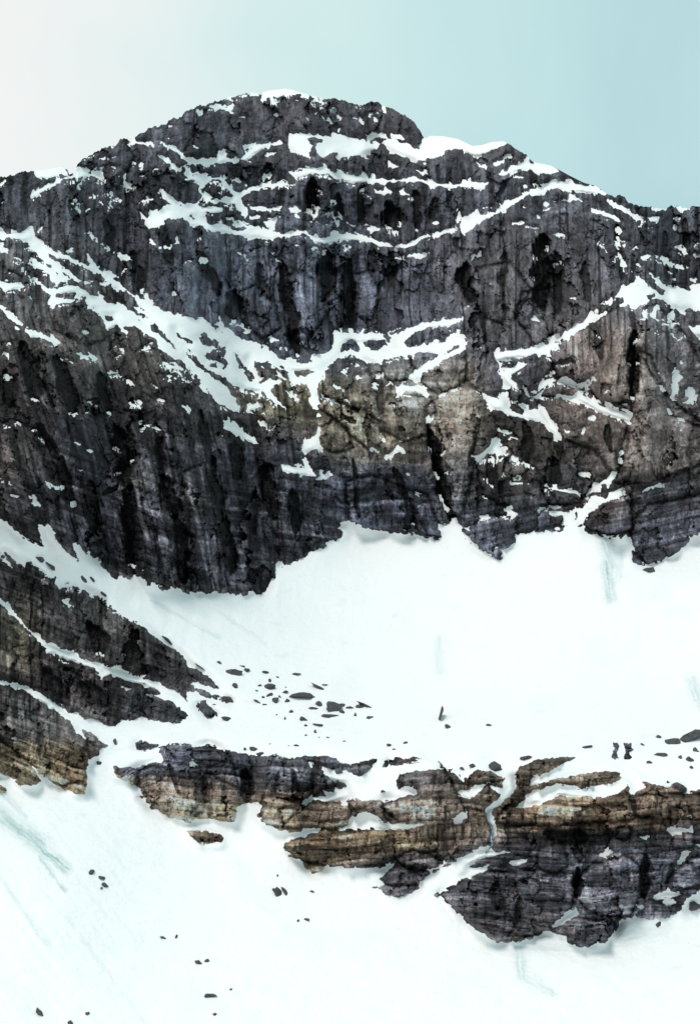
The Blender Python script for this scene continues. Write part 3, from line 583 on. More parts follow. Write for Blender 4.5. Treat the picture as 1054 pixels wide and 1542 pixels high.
# surfaces
edge = sstep(0, 7, FR)
scl = np.clip(MPP / 0.75, 0.6, 1.2)
Bk = 0.8 + 0.35 * np.clip(lowc + sstep(900, 980, VV), 0, 1)
D_rock = D0 - Bk * np.clip(FR, -5, 8) * MPP * 1.1 - (REL + 1.0) * scl * (0.35 - 0.2 * lowc + (0.65 + 0.2 * lowc) * edge)
sn_und = 2.0 * fbm(X / 70, Z / 45, 3, 71) + 0.45 * fbm(X / 16, Z / 12, 3, 72) + 0.22 * fbm(X / 5.5, Z / 3.0, 2, 75)
runn = np.exp(-((VV - 900) / 110) ** 2) * 0.7 * pn(X / 11 + 0.8 * w1, Z / 90, 73) + 0.3 * sstep(330, 120, MU) * sstep(1180, 1230, VV) * pn((X + Z * 0.75) / 9, (Z - X) / 90, 74)
big = sstep(-2, -16, FR)
# small patches lie back at the angle of rest: nearer at their lower edge
sm = FR < 0.5
up_ = np.zeros_like(VV); dn_ = np.zeros_like(VV); st_ = (VV[1:] - VV[:-1])
for r in range(1, NR):
    up_[r] = np.where(sm[r], np.minimum(up_[r - 1] + st_[r - 1], 16), 0)
for r in range(NR - 2, -1, -1):
    dn_[r] = np.where(sm[r], np.minimum(dn_[r + 1] + st_[r], 16), 0)
tilt = blur(np.clip((up_ - dn_) / 2, -8, 8) * (dn_ < 15.5) * (up_ < 15.5), 2, 1, 2) * sstep(0.8, -2.0, FR)
D_snow = D0 - (sn_und + runn) * big - 0.5 - 0.9 * tilt * MPP
Dr1 = blur(D_rock, 1, 1, 1)
led = np.zeros_like(D_rock)
led[2:-2] = (Dr1[:-4] - Dr1[4:]) / np.maximum((VV[4:] - VV[:-4]) * MPP[2:-2], 0.5)      # how flat the rock lies here
led = led - blur(led, 12, 12, 2)
DU = (led + 0.5 * pn(X / 14, Z / 9, 61) + 0.35 * pn(X / 3.5, BEDM / 1.8, 62) - (2.65 - 2.0 * dens)) * 2.2
DU = np.where(dens > 0.04, np.clip(blur(DU, 1, 0, 1), -4, 2.0), -4)
D_dust = Dr1 - 0.75 * MPP * DU
D_snow = np.where(FB > 1.5, np.where(DU > -2.2, np.minimum(D_snow, D_dust), D_snow), D_snow).astype(np.float32)
FR = np.where(FB > 1.5, np.minimum(FB, -DU * 1.5), FB)
print('dust share', float((FR < 0).sum() - (FB < 0).sum()) / FR.size)


def pts(D):
    return np.stack([RX * D, RYw * D, RZw * D + CAM[2]], -1).astype(np.float32)


# rock colour, with painted overhang and crease shade
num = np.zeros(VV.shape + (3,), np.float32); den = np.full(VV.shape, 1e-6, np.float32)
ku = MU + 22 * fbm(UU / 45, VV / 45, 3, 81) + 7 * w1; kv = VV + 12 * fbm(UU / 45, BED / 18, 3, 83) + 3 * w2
for cx, cy, rx, ry, r_, g_, b_ in table(KINDS_SHADE):
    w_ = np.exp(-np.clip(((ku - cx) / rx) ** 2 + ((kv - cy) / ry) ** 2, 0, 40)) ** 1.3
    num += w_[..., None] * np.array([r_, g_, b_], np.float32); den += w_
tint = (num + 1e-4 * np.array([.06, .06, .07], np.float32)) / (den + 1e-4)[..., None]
lines = 0.55 * pn(BEDM / 1.7, X / 40, 91) + 0.6 * pn(BEDM / 4.5, X / 90, 92) + 0.35 * pn(BEDM / 0.9, X / 25, 93)
vert = 0.5 * pn(wx / 3.2, Z / 22, 94) + 0.6 * pn(wx / 9, Z / 50, 95)
bedw = np.clip(0.12 + 0.55 * lw + 0.35 * cen2 + 0.35 * sstep(715, 740, VV) * sstep(430, 500, MU) + 1.0 * lowc + 0.5 * sstep(700, 740, VV) + 0.3 * cenw, 0, 1.2)
bedtone = pn(li0 * 5.1, X / 90, 105) + 0.9 * pn(li1 * 7.7, X / 60, 106) + 0.7 * pn(li2 * 3.3, X / 40, 107)
kb, cb_, rb = worley(XS / 7 + 0.3 * w1, BEDM / 4.2, 6)
tone = np.exp(unit + 0.6 * (r0 - .5) - 0.35 * sstep(.07, 0, c0) + (0.5 + 0.45 * sstep(1270, 1290, VV)) * lines * bedw + 0.9 * bedtone * bedw + 0.4 * (rb - .5) * bedw - 0.25 * bedw * sstep(.12, 0, cb_) + 0.8 * vert * (1 - 0.65 * lowc) * (1 - 0.5 * cen2) + 0.4 * fbm(X / 5, Z / 5, 3, 96, .7) + 0.5 * (r1 - .5) * (1 - 0.4 * lowc) + (0.55 * (r2 - .5) + 0.5 * (r3 - .5)) * (1 - 0.5 * lowc)
              - 0.15 * sstep(0.14, 0, c1) + 0.8 * fbm(X / 40, Z / 40, 4, 108)) * 1.3
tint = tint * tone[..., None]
rust = sstep(0.25, 0.8, pn(BEDM / 3.5, X / 30, 97) + 0.5 * fbm(X / 14, Z / 14, 3, 98)) * (0.15 + 0.75 * lowc + 0.4 * cenw)
tint = tint * (1 - 0.55 * rust[..., None]) + 0.55 * rust[..., None] * tint * np.array([1.4, 0.98, 0.76], np.float32)
pale = sstep(0.35, 0.95, fbm(X / 12, BEDM / 8, 4, 99) * 1.7)
tint = tint * (1 + 0.7 * pale[..., None]) * np.array([1.01, .985, 1.01], np.float32)
tint = tint * (1 - 0.93 * np.clip(wet_shade, 0, 1)[..., None])
tint = np.clip(tint, 0.004, 0.5)

# blue ice showing through the snow, old avalanche tracks and meltwater stains
ice = np.zeros_like(VV)
for x0, y0, x1, y1, w_, a in [(-30, 1205, 60, 1270, 13, .8), (10, 1235, 100, 1308, 8, 1.), (60, 1290, 98, 1340, 4, .7), (-10, 1180, 40, 1230, 5, .5), (-20, 1290, 70, 1420, 5, .3), (910, 815, 920, 850, 10, .8), (912, 850, 918, 900, 8, .9), (935, 830, 930, 870, 7, .3), (780, 1430, 786, 1470, 9, .55), (786, 1470, 830, 1495, 9, .4), (785, 1425, 870, 1428, 8, .4), (900, 1430, 1000, 1400, 10, .25),
                              (660, 965, 662, 1010, 9, .3), (1040, 1025, 1054, 1060, 10, .5), (230, 905, 330, 960, 3, .35), (300, 900, 400, 970, 3, .25), (360, 1300, 400, 1370, 10, .15), (735, 1140, 760, 1190, 9, .12), (100, 1380, 220, 1540, 4, .2)]:
    ex, ey = x1 - x0, y1 - y0
    t = np.clip(((QU - x0) * ex + (QV - y0) * ey) / (ex * ex + ey * ey), 0, 1)
    d = np.hypot(QU - x0 - ex * t, QV - y0 - ey * t) / w_
    ice = np.maximum(ice, a * np.exp(-d ** 2) * (0.65 + 0.6 * pn((QU * ey - QV * ex) / math.hypot(ex, ey) / 3, (QU * ex + QV * ey) / math.hypot(ex, ey) / 40, 101)))
ice = np.clip(ice + 0.06 * sstep(0.1, 0.6, fbm(X / 60, Z / 60, 3, 102)), 0, 1)
grime = sstep(0.45, 0.9, fbm(X / 30, Z / 12, 4, 103) * 1.6) * 0.10 + 0.22 * sstep(0.55, .85, pn(X / 2.0, Z / 2.0, 104))


# ------------------------------------------------------------------ materials
def new_mat(name):
    m = bpy.data.materials.new(name); m.use_nodes = True
    t = m.node_tree; t.nodes.clear()
    o_ = t.nodes.new('ShaderNodeOutputMaterial'); b_ = t.nodes.new('ShaderNodeBsdfPrincipled')
    t.links.new(b_.outputs[0], o_.inputs[0])
    return m, t, b_


def rock_mat(name, attr=True, col=(0.03, 0.03, 0.035)):
    m, t, b_ = new_mat(name)
    N = t.nodes.new; L = t.links.new
    g = N('ShaderNodeNewGeometry')
    n1 = N('ShaderNodeTexNoise'); n1.inputs['Scale'].default_value = 0.55; n1.inputs['Detail'].default_value = 6; n1.inputs['Roughness'].default_value = 0.65
    mp = N('ShaderNodeMapping'); mp.inputs['Scale'].default_value = (1, 1, 0.5)
    L(g.outputs['Position'], mp.inputs['Vector']); L(mp.outputs['Vector'], n1.inputs['Vector'])
    mr = N('ShaderNodeMapRange'); mr.inputs['From Min'].default_value = 0.3; mr.inputs['From Max'].default_value = 0.7
    mr.inputs['To Min'].default_value = 0.55; mr.inputs['To Max'].default_value = 1.5
    L(n1.outputs['Fac'], mr.inputs['Value'])
    mx = N('ShaderNodeMix'); mx.data_type = 'RGBA'; mx.blend_type = 'MULTIPLY'; mx.inputs['Factor'].default_value = 1
    if attr:
        a = N('ShaderNodeAttribute'); a.attribute_name = 'mineral_and_shade'; L(a.outputs['Color'], mx.inputs['A'])
    else:
        mx.inputs['A'].default_value = col + (1,)
    L(mr.outputs['Result'], mx.inputs['B'])
    L(mx.outputs['Result'], b_.inputs['Base Color'])
    b_.inputs['Roughness'].default_value = 0.85
    b_.inputs['Specular IOR Level'].default_value = 0.25
    n2 = N('ShaderNodeTexNoise'); n2.inputs['Scale'].default_value = 0.9; n2.inputs['Detail'].default_value = 5
    L(mp.outputs['Vector'], n2.inputs['Vector'])
    bp = N('ShaderNodeBump'); bp.inputs['Strength'].default_value = 0.9; bp.inputs['Distance'].default_value = 1.0
    L(n2.outputs['Fac'], bp.inputs['Height']); L(bp.outputs['Normal'], b_.inputs['Normal'])
    return m


M_ROCK = rock_mat('banded_limestone')
M_BOULDER = rock_mat('dark_boulder_rock', False, (0.075, 0.073, 0.078))


def snow_mat(name, attr=True):
    m, t, b_ = new_mat(name)
    N = t.nodes.new; L = t.links.new
    g = N('ShaderNodeNewGeometry')
    mx = N('ShaderNodeMix'); mx.data_type = 'RGBA'
    mx.inputs['A'].default_value = (0.885, 0.885, 0.875, 1); mx.inputs['B'].default_value = (0.30, 0.45, 0.45, 1)
    m2 = N('ShaderNodeMix'); m2.data_type = 'RGBA'; m2.inputs['B'].default_value = (0.45, 0.42, 0.38, 1)
    if attr:
        a = N('ShaderNodeAttribute'); a.attribute_name = 'ice'; L(a.outputs['Fac'], mx.inputs['Factor'])
        a2 = N('ShaderNodeAttribute'); a2.attribute_name = 'grime'; L(a2.outputs['Fac'], m2.inputs['Factor'])
    else:
        mx.inputs['Factor'].default_value = 0.05; m2.inputs['Factor'].default_value = 0.0
    L(mx.outputs['Result'], m2.inputs['A']); L(m2.outputs['Result'], b_.inputs['Base Color'])
    b_.inputs['Roughness'].default_value = 0.7; b_.inputs['Specular IOR Level'].default_value = 0.2
    n2 = N('ShaderNodeTexNoise'); n2.inputs['Scale'].default_value = 0.22; n2.inputs['Detail'].default_value = 6; n2.inputs['Roughness'].default_value = 0.6
    L(g.outputs['Position'], n2.inputs['Vector'])
    bp = N('ShaderNodeBump'); bp.inputs['Strength'].default_value = 0.5; bp.inputs['Distance'].default_value = 1.2
    L(n2.outputs['Fac'], bp.inputs['Height']); L(bp.outputs['Normal'], b_.inputs['Normal'])
    return m


M_SNOW = snow_mat('old_summer_snow')
M_GROUND = snow_mat('valley_snow', False)


# ------------------------------------------------------------------ mesh building
def back_rows(Pm, n=7):
    """rows that carry the ridge over and down its far side"""
    k = np.arange(n, 0, -1)[:, None, None].astype(np.float32)
    add = np.concatenate([0 * k, 14 * k, -1.6 * k * k], 2)
    return np.concatenate([Pm[0][None] + add, Pm], 0)


NB = 7
PR = back_rows(pts(D_rock), NB); PS = back_rows(pts(D_snow), NB)


def ext(a): return np.concatenate([np.repeat(a[:1], NB, 0), a], 0)


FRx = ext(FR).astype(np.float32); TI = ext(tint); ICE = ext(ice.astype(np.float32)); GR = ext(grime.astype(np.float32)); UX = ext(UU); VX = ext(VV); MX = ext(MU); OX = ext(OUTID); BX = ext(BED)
R_, C_ = FRx.shape
fmax = np.maximum.reduce([FRx[:-1, :-1], FRx[1:, :-1], FRx[:-1, 1:], FRx[1:, 1:]])
fmin = np.minimum.reduce([FRx[:-1, :-1], FRx[1:, :-1], FRx[:-1, 1:], FRx[1:, 1:]])
RF = np.maximum.reduce([ext(FB)[a:R_ - 1 + a, b:C_ - 1 + b] for a in (0, 1) for b in (0, 1)]) > -2.5                 # rock faces
SF = fmin < 2.5                  # snow faces
cu = UX[:-1, :-1]; cv = VX[:-1, :-1]; cm = MX[:-1, :-1]; cb = BX[:-1, :-1]


def label_cc(mask):
    """4-connected components by run union"""
    par = []

    def find(a):
        while par[a] != a:
            par[a] = par[par[a]]; a = par[a]
        return a
    lab = np.zeros(mask.shape, np.int32) - 1
    prev = []
    for r in range(mask.shape[0]):
        row = mask[r].astype(np.int8)
        d = np.diff(np.concatenate([[0], row, [0]]))
        st = np.nonzero(d == 1)[0]; en = np.nonzero(d == -1)[0]
        cur = []; pi = 0
        for s_, e_ in zip(st, en):
            i = len(par); par.append(i)
            while pi < len(prev) and prev[pi][1] <= s_: pi += 1
            q = pi
            while q < len(prev) and prev[q][0] < e_:
                a, b = find(prev[q][2]), find(i)
                if a != b: par[max(a, b)] = min(a, b)
                q += 1
            cur.append((s_, e_, i)); lab[r, s_:e_] = i
        prev = cur
    root = np.array([find(i) for i in range(len(par))], np.int32) if par else np.zeros(0, np.int32)
    out_ = np.where(mask, root[np.maximum(lab, 0)], -1)
    return out_


def link(name, me, parent=None):
    ob = bpy.data.objects.new(name, me); COL.objects.link(ob)
    if parent: ob.parent = parent
    return ob


def tag(o_, label=None, cat=None, group=None, kind=None):
    if label: o_['label'] = label
    if cat: o_['category'] = cat
    if group: o_['group'] = group
    if kind: o_['kind'] = kind
    return o_


def grid_mesh(name, Pm, fm, mat, cols=None, ice_=None, gr_=None, parent=None, origin=None):
    r, c = np.nonzero(fm)
    a = r * C_ + c
    q = np.stack([a, a + C_, a + C_ + 1, a + 1], 1)
    uq, inv = np.unique(q, return_inverse=True)
    inv = inv.reshape(-1).astype(np.int32)
    co = Pm.reshape(-1, 3)[uq].astype(np.float32)
    if origin is not None: co = co - np.array(origin, np.float32)
    me = bpy.data.meshes.new(name)
    me.vertices.add(len(uq)); me.vertices.foreach_set('co', co.reshape(-1))
    me.loops.add(len(inv)); me.loops.foreach_set('vertex_index', inv)
    me.polygons.add(len(q)); me.polygons.foreach_set('loop_start', np.arange(0, len(inv), 4, dtype=np.int32))
    me.polygons.foreach_set('use_smooth', np.full(len(q), mat is M_SNOW))
    if cols is not None:
        at = me.color_attributes.new('mineral_and_shade', 'FLOAT_COLOR', 'POINT')
        at.data.foreach_set('color', np.concatenate([cols.reshape(-1, 3)[uq], np.ones((len(uq), 1))], 1).astype(np.float32).reshape(-1))
    if ice_ is not None:
        at = me.attributes.new('ice', 'FLOAT', 'POINT'); at.data.foreach_set('value', ice_.reshape(-1)[uq])
        at = me.attributes.new('grime', 'FLOAT', 'POINT'); at.data.foreach_set('value', gr_.reshape(-1)[uq])
    me.materials.append(mat)
    me.update(calc_edges=True)
    return link(name, me, parent)


def empty(name, loc):
    e_ = bpy.data.objects.new(name, None); COL.objects.link(e_); e_.location = loc
    return e_


def mtn_line(xs, ys): return np.interp(cm, xs, ys)


# mountain and its parts
on_m = np.where(OX[:-1, :-1] == 0, True, False) & (cv < np.interp(cm, [0, 100, 200, 340, 400, 1054], [800, 850, 885, 905, 905, 880]))
mountain = empty('mountain', (0, 1500, 300)); tag(mountain, 'dark craggy limestone mountain with snow on its ledges under a pale sky', 'mountain', kind='structure')
S1 = mtn_line([0, 200, 235, 290, 420, 480, 560, 640, 660, 1054], [0, 0, 215, 240, 232, 236, 238, 250, 0, 0])
S2 = mtn_line([0, 190, 230, 300, 400, 480, 610, 690, 850, 900, 1054], [0, 200, 320, 350, 355, 358, 373, 345, 270, 290, 330])
S3 = mtn_line([0, 150, 300, 420, 500, 700, 740, 830, 950, 1054], [350, 400, 500, 545, 530, 505, 525, 520, 430, 470])
reg = np.full(cv.shape, 4)
reg[(cv < S3)] = 2
reg[(cv < S3) & (cu < 215 + (cv - 300) * 0.4)] = 3
reg[(cv < S3) & (cu > 860)] = 9
reg[cv < S2] = 1
reg[cv < S1] = 0
low = cv >= S3
reg[low & (cm < 480)] = 4
reg[low & (cm >= 180) & (cm < 700) & (cv < 545 + (cm - 300) * 0.95) & (cv < 715)] = 5
reg[low & (cm >= 480) & (cm < 735) & (cv < 715)] = 5
reg[low & (cm >= 735) & (cm < 860) & (cv < 760)] = 6
reg[low & (cm >= 860) & (cv < 740)] = 7
reg[low & (cm >= 480) & (reg == 4)] = 8
MU_NAMES = {0: ('summit_block', 'rounded dark summit block'), 1: ('cliff_band', 'upper grey cliff bands between snow ledges'), 2: ('headwall', 'tall blue-grey fluted headwall'),
            3: ('rock_shoulder', 'dark left shoulder below the skyline'), 4: ('rock_wall', 'near-black left wall with melt-water streaks'), 5: ('rock_buttress', 'brown and grey central buttress'),
            6: ('rock_hollow', 'dark broken hollow'), 7: ('rock_buttress', 'brown right-hand buttress'), 8: ('rock_slab', 'dark bluish slabs at the foot of the face'), 9: ('rock_ridge', 'grey right-hand ridge')}
def pieces(fm, small=25):
    l_ = label_cc(fm)
    i_, c_ = np.unique(l_[l_ >= 0], return_counts=True)
    o_ = np.argsort(-c_)
    out_ = [l_ == i_[q] for q in o_ if c_[q] >= small]
    rest_ = np.isin(l_, [i_[q] for q in o_ if c_[q] < small])
    return out_, rest_


frag = np.zeros(RF.shape, bool)
for k, (nm, lb) in MU_NAMES.items():
    ps, rs = pieces(RF & on_m & (reg == k)); frag |= rs
    for n_, fm in enumerate(ps):
        if n_ and fm.sum() < 3000: nm2, lb2 = 'rock_step', None
        else: nm2, lb2 = nm, lb
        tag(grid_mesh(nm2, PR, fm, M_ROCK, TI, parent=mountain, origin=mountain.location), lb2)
if frag.any(): tag(grid_mesh('rock_fragments', PR, frag, M_ROCK, TI, parent=mountain, origin=mountain.location), kind='stuff')

# rock outcrops: things of their own, the big ones with their beds as parts
OL = {'rib_top': ('long dark rock rib running down right below the left wall, uppermost of three', 1), 'rib_mid': ('near-black middle rock rib between two snow strips at the left edge', 1),
      'rib_low': ('grey and tan banded rock buttress at the left edge, lowest of three ribs', 3), 'edge_low': ('small rock tip at the left frame edge below the tan buttress', 0),
      'islet_a': ('small dark rock just off the tip of the long left rib', 0), 'islet_b': ('small flat grey rock at the upper left end of the central cliff', 0),
      'islet_c': ('brown oval rock standing alone in the snow below the central cliff', 0), 'cliff_mid': ('layered grey and tan central cliff band left of the waterfall', 4),
      'cliff_right': ('large banded cliff right of the waterfall, brown above and grey below', 5), 'knob_l': ('left of two ragged rock knobs in snow above the right cliff', 0),
      'knob_r': ('right of two ragged rock knobs in snow above the right cliff', 0)}
rest = RF & ~on_m
oid = OX[:-1, :-1]
outs = {}
for n_, k_ in enumerate(OKEYS):
    if k_ not in OL: continue
    fm = rest & (oid == n_ + 1)
    if fm.sum() < 4: continue
    lb, nl = OL[k_]
    if nl > 1:
        r, c = np.nonzero(fm); ctr = PR[r, c].mean(0); ctr[2] = PR[r, c][:, 2].min()
        e_ = empty('rock_outcrop', [float(t) for t in ctr]); tag(e_, lb, 'rock outcrop')
        bl, bh = cb[fm].min(), cb[fm].max()
        ed = np.quantile(cb[fm], np.linspace(0, 1, nl + 1)); ed[0] -= 1; ed[-1] += 1
        fr = np.zeros(RF.shape, bool)
        for q in range(nl):
            ps, rs = pieces(fm & (cb >= ed[q]) & (cb < ed[q + 1])); fr |= rs
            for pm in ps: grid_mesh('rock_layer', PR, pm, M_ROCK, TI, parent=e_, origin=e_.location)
        if fr.any(): tag(grid_mesh('rock_fragments', PR, fr, M_ROCK, TI, parent=e_, origin=e_.location), kind='stuff')
        outs[k_] = e_
    else:
        ps, rs = pieces(fm, 8)
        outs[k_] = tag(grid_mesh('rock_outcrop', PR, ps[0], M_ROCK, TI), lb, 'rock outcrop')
        for pm in ps[1:]: grid_mesh('rock_knob', PR, pm, M_ROCK, TI, parent=outs[k_])
    outs[k_]['group'] = 'rock outcrops rising from the snow'

# snow: separate patches are separate meshes
vis = fmin < 0.0
lab = label_cc(vis)
ids, cnt = np.unique(lab[lab >= 0], return_counts=True)
o_ = np.argsort(-cnt); ids, cnt = ids[o_], cnt[o_]
main = ids[0]
# grow each label into the hidden border faces
own = lab.copy()
for _ in range(3):
    for sh in ((1, 0), (-1, 0), (0, 1), (0, -1)):
        nb = np.roll(own, sh, (0, 1))
        own = np.where((own < 0) & SF & (nb >= 0), nb, own)
own = np.where(SF, own, -1)
bowl = (own == main)
upper = bowl & (cv < np.interp(cm, [0, 160, 330, 520, 720, 1054], [1200, 1110, 1125, 1135, 1140, 1150]))
low_rows = 28
tag(grid_mesh('snow_bowl', PS, upper, M_SNOW, None, ICE, GR), 'broad white snow bowl below the headwall', kind='structure')
tag(grid_mesh('snow_slope', PS, bowl & ~upper, M_SNOW, None, ICE, GR), 'lower white snow slope in front of the cliffs', kind='structure')
first = {}
order = np.argsort(own.ravel(), kind='stable'); so_ = own.ravel()[order]
n_patch = 0
specks = {}
for i_, (k, n_) in enumerate(zip(ids[1:], cnt[1:])):
    a, b = np.searchsorted(so_, k), np.searchsorted(so_, k + 1)
    cells = order[a:b]
    if len(cells) < 2: continue
    vs = cv.ravel()[cells].mean(); onm = on_m.ravel()[cells].mean() > 0.5
    if onm: par = mountain
    else:
        oo = oid.ravel()[cells]; oo = oo[oo > 0]
        key = OKEYS[np.bincount(oo).argmax() - 1] if len(oo) else None
        par = outs.get(key, mountain)
    if n_ < 34 or n_patch >= 250:
        specks.setdefault(par.name, []).append(cells)
        continue
    fm = np.zeros(own.size, bool); fm[cells] = True
    grid_mesh('snow_patch', PS, fm.reshape(own.shape), M_SNOW, None, ICE, GR, parent=par, origin=par.location)
    n_patch += 1
for pnm, cl in specks.items():
    fm = np.zeros(own.size, bool); fm[np.concatenate(cl)] = True
    par = bpy.data.objects[pnm]
    tag(grid_mesh('snow_flecks', PS, fm.reshape(own.shape), M_SNOW, None, ICE, GR, parent=par, origin=par.location), kind='stuff')
print('snow patches', n_patch, 'cols', NC, 'rock faces', RF.sum(), 'snow faces', SF.sum())

# ground below the camera and out to the horizon: the slope runs out into a snowy valley
last = PS[-1]
K = 26
rows = [last]
for k in range(1, K + 1):
    s_ = k / K
    p = last.copy()
    p[:, 1] = last[:, 1] - (520 * s_)
    p[:, 2] = last[:, 2] + (0 - last[:, 2]) * sstep(0, 1, np.array(s_ ** 0.85)) - 0
    rows.append(p)
for yy in (0, -800, -3000):
    p = last.copy(); p[:, 1] = yy; p[:, 2] = 0; rows.append(p)
G_ = np.stack(rows); gr_, gc_ = G_.shape[:2]
a = (np.arange(gr_ - 1)[:, None] * gc_ + np.arange(gc_ - 1)[None]).ravel()
q = np.stack([a, a + gc_, a + gc_ + 1, a + 1], 1).astype(np.int32)
me = bpy.data.meshes.new('valley_ground')
me.from_pydata(G_.reshape(-1, 3).tolist(), [], q.tolist()); me.materials.append(M_GROUND)
for pl in me.polygons: pl.use_smooth = True
tag(link('valley_ground', me), 'snowy valley floor', kind='structure')
s_ = 20000.0
me = bpy.data.meshes.new('ground')
me.from_pydata([(-s_, -s_, -3), (s_, -s_, -3), (s_, s_, -3), (-s_, s_, -3)], [], [(0, 1, 2, 3)]); me.materials.append(M_GROUND)
tag(link('ground', me), 'snowy ground out to the horizon', kind='structure')


# ------------------------------------------------------------------ boulders on the snow
def at(u, v, Dm=D_snow, lift=0.0):
    ci = int(np.argmin(np.abs(U1 - u))); ri = int(np.argmin(np.abs(VV[:, ci] - v)))
    ri = max(0, min(NR - 1, ri))
    D = float(Dm[ri, ci]) - lift
    rz = (H0 / 2 - v) / F
    return Vector(((u - W0 / 2) / F * D, (math.cos(PITCH) - rz * math.sin(PITCH)) * D, (math.sin(PITCH) + rz * math.cos(PITCH)) * D + CAM[2])), D


import bmesh
from mathutils import noise as mn, Matrix


def boulder(u, v, a, b, ang, label, group, seed):
    """angular block: squashed, chipped by random planes, half sunk in the snow"""
    p, D = at(u, v)
    m = D / F
    A, B = a * m * 1.25, b * m * 1.38
    bm = bmesh.new()
    bmesh.ops.create_icosphere(bm, subdivisions=2, radius=1)
    rr = random.Random(seed)
    planes = []
    for _ in range(8):
        n_ = Vector((rr.gauss(0, 1), rr.gauss(0, 1), rr.gauss(0, 1))).normalized()
        planes.append((n_, rr.uniform(0.3, 0.8)))
    for vt in bm.verts:
        for n_, h in planes:
            d = vt.co.dot(n_)
            if d > h: vt.co -= n_ * (d - h)
        vt.co += vt.co.normalized() * 0.30 * mn.noise(vt.co * 2.6 + Vector((seed * 3.1, 0, 0)))
    th = math.radians(-ang)
    S = Matrix.Diagonal((A * 1.15, (A + B) * 0.6, B * 1.15, 1))
    Rm = Matrix.Rotation(th, 4, Vector((0, -1, 0)))
    bmesh.ops.transform(bm, matrix=Rm @ S, verts=bm.verts)
    me = bpy.data.meshes.new('boulder'); bm.to_mesh(me); bm.free()
    me.materials.append(M_BOULDER)
    ob = link('boulder', me); ob.location = p
    tag(ob, label, 'boulder', group)
    return ob


